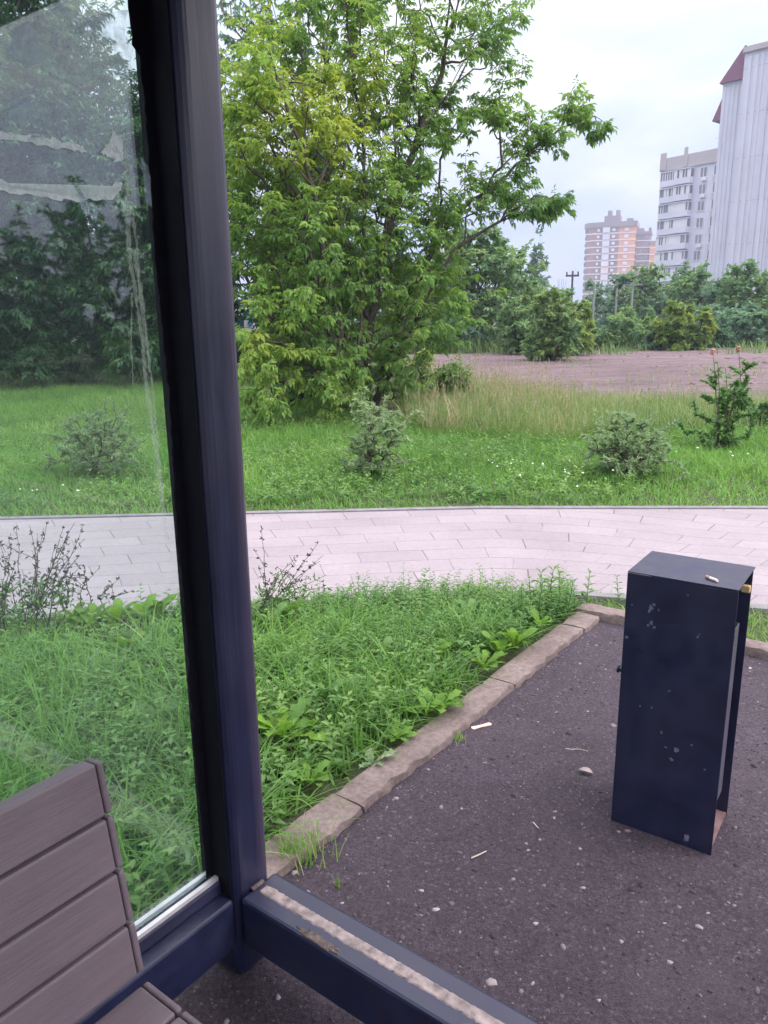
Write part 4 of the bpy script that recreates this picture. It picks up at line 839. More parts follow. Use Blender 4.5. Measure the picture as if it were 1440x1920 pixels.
# dry chicory stalks
def chicory(base, tips, label, group):
    org = at(*base); root = empty('dry_stalk_plant', org, label=label, cat='plant', group=group); mb = MB(); bl = []; r2 = np.random.default_rng(int(base[0]) + 5)
    for (tx, ty, dY) in tips:
        top = atY(tx, ty, org[1] + dY); b_ = org + [r2.normal(0, 0.02), r2.normal(0, 0.02), 0]; side = r2.normal(0, 0.02, 3); pts = []
        for k in range(9):
            t = k / 8; p = b_ + (top - b_) * np.array([t ** 1.4, t, t ** 0.85]) + side * math.sin(math.pi * t) + r2.normal(0, 0.0035, 3) * (0 < k < 8); pts.append(p - org)
        mb.tube(pts, [0.0026 - 0.0017 * k / 8 for k in range(9)], 5)
        for k in range(3, 9):
            for _ in range(2):
                p = pts[k - 1] + (pts[k] - pts[k - 1]) * r2.uniform(); d = r2.normal(0, 1, 3); d[2] = abs(d[2]) * .6 + .3; d /= np.linalg.norm(d)
                if r2.uniform() < 0.3 and k < 7:
                    q0 = p + d * r2.uniform(0.04, 0.11); mb.tube([p, (p + q0) / 2 + [0, 0, .004], q0], [0.0016, 0.0014, 0.001], 4); bl.append(q0)
                    bl.append((p + q0) / 2)
                bl.append(p)
    P2 = np.repeat(np.array(bl), 2, 0); n = len(P2); d = r2.normal(0, 1, (n, 3)); d[:, 2] += 0.5
    v, f, t = leaf_arrays(P2, d, r2.normal(size=(n, 3)), 0.016 * r2.uniform(.7, 1.4, n), 0.009, np.full(n, 0.3), 0.4); n0 = len(mb.v); mb.v += [tuple(q) for q in v]; mb.f += [tuple(int(i) + n0 for i in q) for q in f]; mb.build('stem', M['stalk'], root)
    if len(tips) > 3:
        nl_ = 130; q_ = np.array([b_ for b_ in bl if b_[2] < 0.24] or bl[:20]); o_ = q_[r2.integers(0, len(q_), nl_)] + r2.normal(0, .02, (nl_, 3)); d = r2.normal(0, 1, (nl_, 3)); d[:, 2] += .4; l_ = 0.035 * r2.uniform(.5, 1.4, nl_); v, f, t = leaf_arrays(o_, d, r2.normal(size=(nl_, 3)), l_, l_ * .3, r2.uniform(.1, .7, nl_)); bulk('leaves', v, f, M['weed'], root, t)
chicory((478, 1178), [(490, 985, .05), (557, 1050, 0), (605, 1042, .1), (600, 1052, .0), (612, 1078, .1), (560, 1040, .05), (598, 1015, .0), (520, 1075, -.05), (608, 1100, .05), (572, 1118, 0)], 'dark dry stalk plant with tiny buds leaning right beside the post', 'dry stalk plants at the path edge')
chicory((55, 1200), [(88, 978, 0), (120, 985, 0.05), (82, 990, -.1), (55, 985, 0), (140, 980, .05), (30, 980, .1), (158, 1010, 0), (0, 1020, 0), (105, 1020, .1), (150, 1040, -.05)], 'tall dark dry stalk plant behind the glass at left, thickest one', 'dry stalk plants at the path edge')
chicory((95, 1195), [(155, 985, 0), (128, 1000, .05), (118, 1060, 0), (150, 1060, .1), (70, 1000, .1)], 'dark dry stalk plant behind the glass leaning right over the path', 'dry stalk plants at the path edge')
chicory((5, 1200), [(0, 985, 0), (20, 1000, .1), (-30, 1000, 0), (40, 1040, .1), (10, 1050, 0)], 'dark dry stalk plant behind the glass cut by the left picture edge', 'dry stalk plants at the path edge')
chicory((160, 1175), [(158, 1060, 0), (165, 1085, 0)], 'single thin dry stalk before the path behind the glass, left of the tall docks', 'dry stalk plants at the path edge')
chicory((196, 1168), [(210, 1098, 0), (208, 1120, .03)], 'short forked dry stalk before the path behind the glass, left of tall docks', 'dry stalk plants at the path edge')
# grass tufts growing in the kerb joint and the asphalt
def tuft(px, py, n, h, spread, label, tn=0.6, m='grass'):
    c = at(px, py, 0.0); P_ = c + np.column_stack([rng.normal(0, spread, n), rng.normal(0, spread, n), np.full(n, 0.004)]) - c
    v, f, t = blade_arrays(P_, rng.uniform(0, 6.28, n), h * rng.uniform(0.4, 1.1, n), 0.0035 * rng.uniform(.6, 1.3, n), np.clip(np.abs(rng.normal(0, 0.3, n)), 0, .5), 4, 0.5, np.clip(rng.normal(tn, 0.15, n), 0, 1))
    tag(bulk('grass_tuft', v, f, M[m], None, t, loc=c), label, 'grass tuft', 'grass tufts growing out of the kerb and asphalt')
tuft(572, 1605, 110, 0.09, 0.035, 'large grass tuft growing on the crumbled kerb end beside the post', .75)
tuft(545, 1612, 90, 0.08, 0.016, 'grass tuft against the post on the kerb end', .7)
tuft(634, 1668, 14, 0.045, 0.002, 'tiny lone green sprout in the asphalt by the rail', .5, 'broad')
tuft(862, 1390, 30, 0.035, 0.014, 'little grass tuft at the kerb foot below the wooden stick', .75)
tuft(645, 1530, 60, 0.04, 0.012, 'thin grass tuft in the kerb joint above the crumbled end', .8)
tuft(655, 1508, 40, 0.03, 0.012, 'dry grass tuft in the joint where the kerb stone has sunk', .95)

# ------------------------------------------------------------------ shrubs across the path
def shrub(name, label, px, py, wpx, hpx, m, n, L, group, seed, wr='thin', lean=0.0, dome=0.5, stemc='bark_light'):
    org = at(px, py); k = org[1] / 1480; A = []; r2 = np.random.default_rng(seed)
    W, Hh = wpx * k / 2, hpx * k
    stems = []
    for i in range(7):
        a = r2.uniform(0, 6.28); rr_ = r2.uniform(0.1, 0.7); stems.append([org + [r2.normal(0, .03), r2.normal(0, .03), 0], org + [W * rr_ * math.cos(a) * .5 + lean * .3, W * rr_ * math.sin(a) * .5, Hh * .35], org + [W * rr_ * math.cos(a) + lean, W * rr_ * math.sin(a), Hh * r2.uniform(.6, .85)]])
    return tree(name, label, 'shrub', stems, [(org + [lean, 0, Hh * dome], np.array([W, W, Hh * 0.56]), n)], wr, m, M[stemc], group, leaves=34, size=L, rmin=0.0018, rmax=0.009, clump=8, rad=0.09, bf=0.25, droop=0.0, zmin=0.05, sides=4)
shrub('wispy_shrub', 'grey green wispy shrub on the lawn in front of the big tree', 690, 893, 110, 118, M['silver'], 250, 0.038, 'shrubs on the lawn', 1, lean=0.06, dome=0.62)
shrub('wispy_shrub', 'rounded grey twiggy shrub on the lawn behind the glass', 178, 893, 140, 110, M['silver'], 420, 0.036, 'shrubs on the lawn', 2)
shrub('wispy_shrub', 'rounded grey green shrub on the lawn right of the dry grass', 1180, 895, 130, 98, M['silver'], 520, 0.036, 'shrubs on the lawn', 3, dome=0.52)
shrub('young_tree', 'dark leafy sapling shrub near the right edge of the lawn', 1352, 845, 66, 150, M['weed'], 150, 0.045, 'shrubs on the lawn', 4, wr='simple')
shrub('low_shrub', 'dark low shrub at the right picture edge beside the sapling', 1428, 806, 40, 42, M['dark'], 90, 0.05, 'shrubs on the lawn', 5, wr='simple')
# tall leafy stalks and rusty seed heads above the sapling
def tallstalk(px, base, top, label, head, nl, group):
    org = at(px, base); tp = atY(px + random.uniform(-8, 8), top, org[1]); root = empty('tall_weed', org, label=label, cat='weed', group=group)
    pts = [(tp - org) * t + np.array([0.02 * math.sin(3 * t), 0, 0]) for t in np.linspace(0, 1, 7)]; MB().tube(pts, [0.007 - 0.0045 * t for t in np.linspace(0, 1, 7)], 5).build('stem', M['bark_light'], root, smooth=True)
    if nl:
        t = rng.uniform(0.35, 1.0, nl); o = (tp - org)[None] * t[:, None]; a = rng.uniform(0, 6.28, nl); d = np.column_stack([np.cos(a), np.sin(a), np.full(nl, 0.1)]); l = 0.11 * (1.3 - 0.6 * t)
        v, f, ti = leaf_arrays(o, d, np.tile([0, 0, 1.0], (nl, 1)), l, l * 0.55, rng.uniform(0.2, 0.7, nl), 0.2, 0.35); bulk('leaves', v, f, M['weed'], root, ti)
    if head:
        MB().tube([(tp - org) + [rng.normal(0, .006), 0, -.03 + .013 * q] for q in range(7)], [.008, .02, .027, .022, .03, .019, .006], 9).build('seed_head', M['redhead'], root)
tallstalk(1345, 845, 678, 'tall green weed with big leaves rising out of the sapling', False, 16, 'tall weeds by the sapling')
tallstalk(1362, 840, 690, 'second leafy green weed rising right of the tallest one', False, 14, 'tall weeds by the sapling')
tallstalk(1342, 800, 660, 'thin weed with small rusty seed head, left one above the sapling', True, 3, 'tall weeds by the sapling')
tallstalk(1388, 800, 655, 'thin weed with red brown seed head, right one above the sapling', True, 3, 'tall weeds by the sapling')

# ------------------------------------------------------------------ the big ash-leaved maple
Yt = 11.4
def px3(l): return [atY(a, b, Yt + c) if not (b > 755) else at(a, b) for a, b, c in l]
stems = [px3([(686, 768, 0), (688, 690, 0), (700, 560, .1), (730, 430, .2), (775, 290, .3), (830, 120, .4), (870, -60, .5)]),
         px3([(668, 764, -.3), (668, 680, -.35), (678, 590, -.35), (682, 430, -.3), (684, 290, -.3), (660, 110, -.2), (640, -80, -.1)]),
         px3([(660, 767, -.1), (640, 640, -.5), (606, 500, -.9), (590, 360, -1.1), (545, 230, -1.2), (520, 150, -1.3)]),
         px3([(700, 768, .2), (760, 560, .5), (850, 400, .6), (950, 330, .7), (1050, 240, .7), (1115, 218, .7)]),
         px3([(694, 766, .1), (760, 640, .2), (850, 470, .3), (980, 385, .4), (1050, 375, .4)]),
         px3([(655, 768, -.2), (590, 690, -1.0), (530, 640, -1.4), (490, 640, -1.6)]),
         px3([(680, 769, .4), (640, 560, .9), (585, 330, 1.1), (570, 100, 1.2), (560, -80, 1.2)])]
E_ = lambda px, py, rx, ry, n, dy=0, dep=None: ell(px, py, rx, ry, Yt + dy, n, dep)
ells = [E_(640, 130, 150, 130, 190, 0, 1.0), E_(600, 40, 100, 90, 60, .3, .9), E_(560, 240, 130, 70, 150, -.9, .7), E_(475, 190, 60, 95, 130, -1.1, .6), E_(560, 420, 130, 150, 330, -.5, 1.0), E_(460, 405, 48, 125, 105, -.3, .7), E_(690, 420, 110, 170, 250, .2, 1.0),
        E_(556, 600, 52, 88, 120, -1.0, .6), E_(492, 670, 38, 70, 70, -1.6, .45), E_(500, 745, 26, 24, 24, -1.5, .3), E_(590, 640, 75, 105, 170, -.8, .7), E_(610, 745, 60, 40, 90, -.6, .6), E_(690, 620, 85, 110, 150, .3, .8), E_(740, 700, 48, 50, 50, .2, .5),
        E_(740, 250, 90, 110, 120, .3, .9), E_(800, 560, 85, 80, 150, .4, .8), E_(780, 440, 70, 90, 110, .4, .7),
        E_(830, 110, 90, 100, 95, .4, .7), E_(920, 40, 60, 60, 60, .4, .5), E_(850, 215, 80, 50, 52, .5, .5), E_(720, 40, 90, 70, 60, .3, .7),
        E_(930, 215, 60, 28, 42, .7, .4), E_(1000, 255, 62, 32, 42, .7, .4), E_(1075, 205, 34, 20, 26, .7, .3), E_(1115, 232, 22, 16, 14, .7, .25),
        E_(920, 340, 75, 38, 52, .6, .5), E_(985, 385, 52, 26, 40, .5, .4), E_(1045, 382, 22, 14, 14, .4, .25), E_(850, 400, 50, 30, 34, .5, .4),
        E_(640, -110, 200, 90, 130, .2, 1.2), E_(860, -90, 110, 80, 70, .4, .9)]
def mt_tint(o):
    c = atY(500, 190, Yt - 1.1); c2 = atY(640, 245, Yt - .9); c3 = atY(492, 690, Yt - 1.6); c4 = atY(680, 90, Yt); t = 0.2 + 0.42 * vnoise(o, 1.4, 6)
    for cc, r_, a in ((c, 0.75, 0.55), (c2, 0.6, 0.45), (c3, 0.55, 0.4), (c4, 0.6, .2)): t = t + a * np.exp(-((o - cc) ** 2).sum(1) / (2 * r_ * r_))
    return t - 0.08 * np.clip((o[:, 0] - 0.6) / 1.5, 0, 1)
tree('maple_tree', 'large many stemmed light green ash leaved maple behind the lawn', 'tree', stems, ells, 'compound', M['maple'], M['bark_light'], 'trees beyond the lawn', leaves=8, size=0.08, rmin=0.0026, rmax=0.05, clump=3, rad=0.24, tintf=mt_tint, droop=0.42)
# small maple bush right of the trunk, in front of the lot
def bush(px, base, wpx, hpx, m, n, label, L, style='simple', nm='bush', Y=None, group='bushes round the gravel lot', zb=None, leaves=6, catg='bush', low=0.5, bark='bark', rad=None, tofs=0.0):
    if Y is None: org = at(px, base); Y = org[1]
    else: org = atY(px, base, Y)
    k = Y / 1490; W, Hh = wpx * k / 2, hpx * k; stems = []
    for i in range(5):
        a = rng.uniform(0, 6.28); q = rng.uniform(.2, .7); stems.append([org + [rng.normal(0, .06 * W), rng.normal(0, .06 * W), 0], org + [W * q * .5 * math.cos(a), W * q * .5 * math.sin(a), Hh * .4], org + [W * q * math.cos(a), W * q * math.sin(a), Hh * .75]])
    e = [(org + [0, 0, Hh * low], np.array([W, W, Hh * (1 - low) * 1.0]), n), (org + [0, 0, Hh * .25], np.array([W * .98, W * .98, Hh * .26]), int(n * .7))]
    return tree(nm, label, catg, stems, e, style, m, M[bark], group, leaves=int(leaves * 2.0), size=L, rmin=0.005, rmax=0.04 * max(1, Hh / 4), clump=7, rad=rad if rad else 0.16 * W, bf=0.3, zmin=org[2] + 0.08, sides=4, lim=10, tofs=tofs)
bush(835, 745, 110, 85, M['yellowleaf'], 60, 'light green young maple bush at the left end of the dry grass', 0.085, 'compound', Y=None)
bush(775, 742, 70, 60, M['weed'], 60, 'dark green bush between the big maple and the dry grass', 0.08, 'compound')

# trees behind: dark mass left (through the glass) and behind the maple
def bigtree(name, px, base, Y, wpx, top, m, n, label, L, style='compound', group='trees beyond the lawn', bark='bark', leaves=5, tofs=0.0, low=0.04, lean=0, clump=6):
    org = atY(px, base, Y); org[2] = ground_z(Y); k = Y / 1490; tp = atY(px, top, Y)[2]; Hh = tp - org[2]; W = wpx * k / 2; stems = []
    for i in range(4):
        a = i * 1.57 + rng.uniform(0, 1); stems.append([org + [rng.normal(0, .1), rng.normal(0, .1), 0], org + [W * .12 * math.cos(a), W * .12 * math.sin(a), Hh * .35], org + [W * .35 * math.cos(a) + lean * .5, W * .35 * math.sin(a), Hh * .65], org + [W * .3 * math.cos(a) + lean, W * .3 * math.sin(a), Hh * .92]])
    e = []; nb_ = 24
    for j in range(nb_):
        t = (j + 0.5) / nb_; zc = Hh * (low + .06 + (.9 - low) * t); rw = W * (0.8 + 0.2 * math.sin(math.pi * min(1, t * 1.25))) * (1 if t < .62 else math.sqrt(max(.08, 1 - ((t - .62) / .4) ** 2))); a = 2.4 * j + rng.uniform(-.4, .4); q = rw * .52
        e.append((org + [q * math.cos(a) + lean * t, q * math.sin(a), zc], np.array([rw * .62, rw * .62, Hh * .1]), int(n * 1.35) // nb_ + 1))
    return tree(name, label, 'tree', stems, e, style, m, M[bark], group, leaves=int(leaves * 1.8), size=L, rmin=0.006, rmax=0.12, clump=clump, rad=0.05 * Hh + .1, bf=0.4, zmin=org[2] + 0.25, sides=5, tofs=tofs, lim=14)
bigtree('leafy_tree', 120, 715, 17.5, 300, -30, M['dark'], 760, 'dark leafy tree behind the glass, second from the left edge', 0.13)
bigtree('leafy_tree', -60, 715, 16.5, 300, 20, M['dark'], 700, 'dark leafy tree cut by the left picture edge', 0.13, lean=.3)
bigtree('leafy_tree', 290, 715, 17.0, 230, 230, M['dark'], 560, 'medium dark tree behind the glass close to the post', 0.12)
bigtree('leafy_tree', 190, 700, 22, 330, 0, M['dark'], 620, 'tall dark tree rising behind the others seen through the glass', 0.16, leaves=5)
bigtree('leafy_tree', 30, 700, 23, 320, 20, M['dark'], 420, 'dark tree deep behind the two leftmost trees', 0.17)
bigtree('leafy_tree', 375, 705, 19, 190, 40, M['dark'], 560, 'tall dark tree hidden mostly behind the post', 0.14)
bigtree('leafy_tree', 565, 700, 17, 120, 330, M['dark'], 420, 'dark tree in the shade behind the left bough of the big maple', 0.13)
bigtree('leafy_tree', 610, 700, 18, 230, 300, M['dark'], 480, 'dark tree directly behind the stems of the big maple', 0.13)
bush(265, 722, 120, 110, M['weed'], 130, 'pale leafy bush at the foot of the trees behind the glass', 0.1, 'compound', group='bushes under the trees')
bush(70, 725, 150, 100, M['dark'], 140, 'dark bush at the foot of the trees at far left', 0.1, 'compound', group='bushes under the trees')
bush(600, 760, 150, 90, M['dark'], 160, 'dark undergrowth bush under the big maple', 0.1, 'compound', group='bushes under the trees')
for i, (x_, y_, w_, h_, lb) in enumerate([(22, -9, 3.2, 4.6, 'leafy tree across the road right of the shelter, nearest to its front corner'), (24, -4.5, 3.2, 4.2, 'leafy tree across the road mirrored in the glass pane'), (23, -.2, 3.0, 4.9, 'tall leafy tree across the road to the right of the litter bin'), (25, 4, 3.2, 4.2, 'low leafy tree across the road, last of the row')]):
    o_ = np.array([x_, y_, 0.0]); tree('roadside_tree', lb, 'tree', [[o_, o_ + [0, .2, h_ * .5], o_ + [.1, 0, h_ * .85]]], [(o_ + [0, 0, h_ * .22], np.array([w_, w_, h_ * .24]), 260), (o_ + [0, 0, h_ * .6], np.array([w_ * .95, w_ * .95, h_ * .32]), 260)], 'simple', M['dark'], M['bark'], 'trees across the road', leaves=12, size=0.3, rmin=.01, rmax=.15, rad=.5, lim=12, zmin=.3)
# birch with hanging twigs behind the maple
org = at(478, 700); Yb = 21.0; org = atY(560, 650, Yb); org[2] = 0
st = [[org, atY(566, 400, Yb), atY(572, 180, Yb), atY(560, 40, Yb), atY(540, -140, Yb)]]
A0 = [(atY(440, 60, Yb), np.array([1.0, 1.0, 1.9]), 110), (atY(500, 20, Yb), np.array([1.2, 1.2, 2.0]), 110), (atY(430, 200, Yb), np.array([.5, .6, 1.2]), 50), (atY(590, 110, Yb), np.array([.9, .9, 1.6]), 80)]
tree('birch_tree', 'slender drooping birch showing grey between post and maple top', 'tree', st, A0, 'thin', M['farblue'], M['bark'], 'trees beyond the lawn', leaves=14, size=0.13, rmin=0.006, rmax=0.13, clump=5, rad=0.3, droop=1.2)
# the mid-distance trees to the right
bigtree('leafy_tree', 905, 655, 31, 215, 432, M['far'], 760, 'rounded light green tree beyond the lot, right of the big maple', 0.2, 'simple', leaves=8)
bigtree('leafy_tree', 800, 655, 32, 190, 500, M['far'], 420, 'green tree beyond the lot just behind the right boughs of the maple', 0.2, 'simple', leaves=8)
bigtree('leafy_tree', 720, 655, 34, 200, 470, M['dark'], 360, 'dark tree beyond the lot hidden behind the maple trunk', 0.22, 'simple', leaves=8)
bigtree('leafy_tree', 965, 655, 34, 150, 520, M['far'], 300, 'small tree at the right flank of the rounded light tree', 0.2, 'simple', leaves=8)
bigtree('poplar_tree', 1004, 640, 75, 40, 452, M['farblue'], 160, 'thin dark poplar peeking out behind the rounded tree', 0.4, 'simple', leaves=8)
bush(860, 655, 120, 80, M['farblue'], 130, 'blue green bush below the rounded tree beyond the lot', 0.18, Y=29.5)
bush(790, 655, 110, 70, M['far'], 120, 'bush left of the blue green bush beyond the lot', 0.17, Y=29.5)
bush(1030, 676, 104, 132, M['far'], 420, 'large rounded bush standing alone on the gravel lot', 0.13, 'simple', leaves=9, low=.48, tofs=.15)
bush(975, 660, 80, 100, M['far'], 200, 'green bush behind the left side of the lone lot bush', 0.15, Y=27, leaves=7)
bush(1082, 664, 56, 92, M['yellowleaf'], 170, 'yellowish bush right behind the lone lot bush', 0.13, Y=26, leaves=7)
# row of bushes in front of the hedge and the hedge trees
for px, base, w, h, m_, n_, L_, Y_, lb in [(1118, 655, 50, 60, 'far', 110, .16, 30, 'pale green bush at the left end of the row beyond the lot'), (1150, 655, 60, 62, 'far', 120, .16, 29, 'low spreading bush beyond the lot below the concrete poles'), (1195, 655, 80, 72, 'far', 170, .16, 31, 'green rounded bush beyond the lot below the leaning pole'), (1228, 660, 40, 45, 'farblue', 80, .15, 29, 'low bluish bush left of the tall yellow green bush'),
    (1262, 663, 66, 98, 'yellowleaf', 220, .15, 28.4, 'tall yellow green bush standing out before the dark hedge'), (1310, 662, 42, 82, 'yellowleaf', 120, .15, 28.6, 'narrow yellow green bush right of the tall yellow green one'), (1350, 655, 60, 60, 'farblue', 120, .16, 31, 'dark bluish bush right of the narrow yellow green one'), (1420, 655, 90, 70, 'farblue', 160, .17, 31, 'dark bluish bush at the right picture edge beyond the lot'), (1180, 650, 70, 42, 'dark', 90, .17, 33, 'dark bush tucked behind the middle of the row')]:
    bush(px, base, w, h, M[m_], n_, lb, L_, 'simple', Y=Y_, group='row of bushes beyond the lot', leaves=8)
for px, base, Y_, w, top, m_, n_, L_, lb in [(1120, 640, 62, 90, 532, 'farblue', 240, .34, 'bluish far tree below the orange tower, left one'), (1170, 640, 58, 80, 518, 'farblue', 260, .34, 'bluish far tree below the orange tower, right one'), (1210, 640, 52, 80, 504, 'far', 280, .3, 'rounded tree left of the white panel block'), (1255, 640, 50, 70, 520, 'farblue', 220, .3, 'dark tree in front of the white panel block'), (1292, 640, 46, 95, 506, 'far', 340, .27, 'light green tree under the corner of the white panel block'),
    (1345, 645, 44, 80, 525, 'farblue', 260, .27, 'dark tree in the hedge between the two light ones'), (1388, 645, 42, 110, 500, 'far', 400, .25, 'largest green tree in the hedge below the striped building'), (1445, 645, 43, 90, 530, 'farblue', 280, .26, 'dark tree at the right picture edge of the hedge'), (1320, 645, 40, 90, 575, 'farblue', 240, .25, 'low dark tree filling the hedge behind the yellow green bushes'), (1400, 645, 38, 110, 575, 'farblue', 260, .25, 'low dark tree filling the hedge at right'), (1060, 640, 60, 60, 575, 'far', 120, .3, 'small far tree behind the wooden pole')]:
    bigtree('hedge_tree', px, base, Y_, w * 1.25, top, M[m_], n_, lb, L_, 'simple', 'hedge trees below the buildings', leaves=8, low=0.0, clump=5)
bush(1052, 590, 34, 85, M['farblue'], 26, 'thin sparse bush beside the wooden pole', 0.2, Y=40, leaves=4)

# ------------------------------------------------------------------ poles
M['pole_wood'] = simple('dark_pole_wood', (0.07, 0.055, 0.055), 0.9, 0.3, 4)
M['pole_conc'] = simple('pale_pole_concrete', (0.22, 0.24, 0.25), 0.9, 0.1, 4)
def pole(px, top, Y, r_, m, arms, label, nm, group=None):
    tp = atY(px, top, Y); org = np.array([tp[0], tp[1], ground_z(Y)]); hh = tp[2] - org[2]; root = empty(nm, org, R(-20), label=label, cat='utility pole', group=group)
    MB().tube([(0, 0, 0), (0, 0, hh)], [r_, r_ * .75], 8).build('post', M[m], root)
    for dz, l, th_ in arms:
        MB().box((-l / 2, -r_ - th_, hh - dz - th_), (l / 2, -r_ - .001, hh - dz + th_)).build('crossarm', M[m], root)
        ins = MB()
        for x_ in ((-l * .42, l * .42) if l > .95 else ()): ins.tube([(x_, -r_ - th_ / 2, hh - dz + th_), (x_, -r_ - th_ / 2, hh - dz + th_ + .22)], .06, 6)
        ins.v and ins.build('insulators', M[m], root)
pole(1074, 508, 62, .1, 'pole_wood', [(.35, 1.0, .07)], 'dark wooden utility pole with a crossarm left of the orange tower', 'utility_pole')
pole(1187, 530, 40, .06, 'pole_conc', [(.1, .9, .03)], 'pale utility pole with a flat crossarm, rightmost of the pale poles', 'utility_pole', 'pale utility poles before the hedge')
pole(1157, 540, 55, .08, 'pole_conc', [], 'pale utility pole below the right side of the orange tower', 'utility_pole', 'pale utility poles before the hedge')
pole(1115, 535, 50, .08, 'pole_conc', [], 'pale utility pole below the left side of the orange tower', 'utility_pole', 'pale utility poles before the hedge')

# ------------------------------------------------------------------ buildings
def bmat(name, c, var=0.06, sc_=0.3): return simple(name, c, 0.85, var, sc_, 0, 0)
M['panel'] = bmat('pale_panel', (0.52, 0.53, 0.63)); M['panel2'] = bmat('grey_panel', (0.42, 0.39, 0.44)); M['white_loggia'] = bmat('loggia_white', (0.55, 0.56, 0.66)); M['win_dark'] = simple('window_glass', (0.15, 0.165, 0.21), 0.15, 0.5, 0.15, 0, 0); M['win_frame'] = bmat('window_frame_white', (0.62, 0.62, 0.66))
M['purple_roof'] = bmat('purple_roof_metal', (0.17, 0.06, 0.12)); M['orange'] = bmat('orange_brick', (0.62, 0.28, 0.17)); M['brown'] = bmat('brown_brick', (0.27, 0.14, 0.14)); M['band'] = bmat('pale_band', (0.66, 0.58, 0.62)); M['cornice'] = bmat('grey_cornice', (0.2, 0.17, 0.2)); M['parapet'] = bmat('parapet_concrete', (0.38, 0.35, 0.37))
# white panel block with balconies
Yap = 158.0; pl_ = atY(1242, 299, Yap); zb_ = -4.0; zt_ = pl_[2]
pr_ = at(1357, 276, zt_); e_ = pr_ - pl_; Wf = float(np.linalg.norm(e_[:2])); aa = math.atan2(e_[1], e_[0])
Wf = min(Wf, 30)
ap = empty('apartment_block', (pl_[0], pl_[1], zb_), aa, label='white panel apartment block with stacked balconies left of the striped building', cat='apartment building')
Hh = zt_ - zb_
MB().box((0, 0, 0), (Wf + 6, 14, Hh - 2.2)).build('wall', M['panel'], ap)
MB().box((-.25, -.3, Hh - 2.2), (Wf + 6, 14, Hh)).build('parapet', M['parapet'], ap)
MB().box((0, -.55, Hh - 2.0), (Wf * .1, -.301, Hh + .9)).build('roof_pier', M['parapet'], ap)
MB().box((Wf * .4, -.5, Hh - 2.0), (Wf * .46, -.301, Hh + 1.2)).build('roof_pier', M['parapet'], ap)
MB().box((Wf * .95, 2, Hh + .005), (Wf + 2.5, 7, Hh + 3.0)).build('roof_house', M['parapet'], ap)
fl = 2.85; nf = int((Hh - 2.4) / fl)
for i in range(nf):
    z = Hh - 2.3 - fl * (i + 1) + .1
    if z < 4: break
    for x0, x1, dep in ((Wf * .02, Wf * .27, .55), (Wf * .29, Wf * .56, 1.1)):
        b_ = MB().box((x0, -dep, z), (x1, -.001, z + 1.05)).build('balcony', M['white_loggia'], ap)
        MB().box((x0 + .05, -dep + .12, z + 1.051), (x1 - .05, -.002, z + 2.45)).build('glazing', M['win_dark'], b_)
        fr_ = MB(); k_ = 6
        for q in range(k_ + 1):
            xm = x0 + (x1 - x0) * q / k_
            if rng.uniform() < .8 or q in (0, k_): fr_.box((xm - .07, -dep + .04, z + 1.052), (xm + .07, -dep + .119, z + 2.45))
        for q in range(k_):
            if rng.uniform() < .4: fr_.box((x0 + (x1 - x0) * q / k_ + .08, -dep + .06, z + 1.06), (x0 + (x1 - x0) * (q + 1) / k_ - .08, -dep + .118, z + 2.42))
        fr_.build('frame', M['win_frame'], b_)
        MB().box((x0 - .05, -dep - .1, z + 2.451), (x1 + .05, -.003, z + 2.6)).build('slab', M['white_loggia'], b_)
    for x0, x1 in ((Wf * .66, Wf * .78), (Wf * .88, Wf * 1.0)):
        w_ = MB().box((x0, -.06, z + .75), (x1, .03, z + 2.3)).build('window', M['win_dark'], ap)
        MB().box((x0 - .12, -.1, z + .62), (x1 + .12, .02, z + .745)).box((x0, -.09, z + .751), (x0 + .12, -.061, z + 2.3)).box((x1 - .12, -.09, z + .751), (x1, -.061, z + 2.3)).box(((x0 + x1) / 2 - .06, -.09, z + .751), ((x0 + x1) / 2 + .06, -.061, z + 2.3)).build('frame', M['win_frame'], w_)
        if x0 > Wf * .8: MB().box((x0 - .1, -.05, z - .75), (x1 + .1, .03, z + .5)).build('wall_panel', M['panel2'], ap)
        elif rng.uniform() < .5: MB().box((x1 - .9, -.45, z + .05), (x1, -.02, z + .55)).build('air_conditioner', M['win_frame'], ap)
MB().tube([(Wf * .75, 3, Hh), (Wf * .75, 3, Hh + 3)], .04, 5).tube([(Wf * .7, 3, Hh + 2.4), (Wf * .8, 3, Hh + 2.4)], .03, 5).build('antenna', M['cornice'], ap)
# striped panel building
Ys = 118.0; ptl = atY(1397, 100, Ys); zt2 = ptl[2]; pr2 = at(1440, 88, zt2); e2 = pr2 - ptl; a2 = math.atan2(e2[1], e2[0])
a2 = R(-48)
sb = empty('striped_building', (ptl[0], ptl[1], zb_), a2, label='tall pale windowless building with vertical ribs and purple roof corner', cat='apartment building')
H2 = zt2 - zb_; Wd = 26
MB().box((0, 0, 0), (Wd, 14, H2)).build('wall', M['panel'], sb)
rib = MB(); x_ = .5
while x_ < Wd:
    w_ = rng.choice([.18, .3, .55]); rib.box((x_, -.13, 0), (x_ + w_, -.001, H2 - .5)); x_ += w_ + rng.choice([.25, .4, .8])
rib.build('rib', M['panel'], sb)
gv = MB(); 
for z in np.arange(3, H2, 5.7): gv.box((0, -.015, z), (Wd, -.001, z + .1))
gv.build('joint', M['panel2'], sb)
MB().box((-.1, -.4, H2 + .002), (Wd, 14, H2 + .7)).build('parapet', M['parapet'], sb)
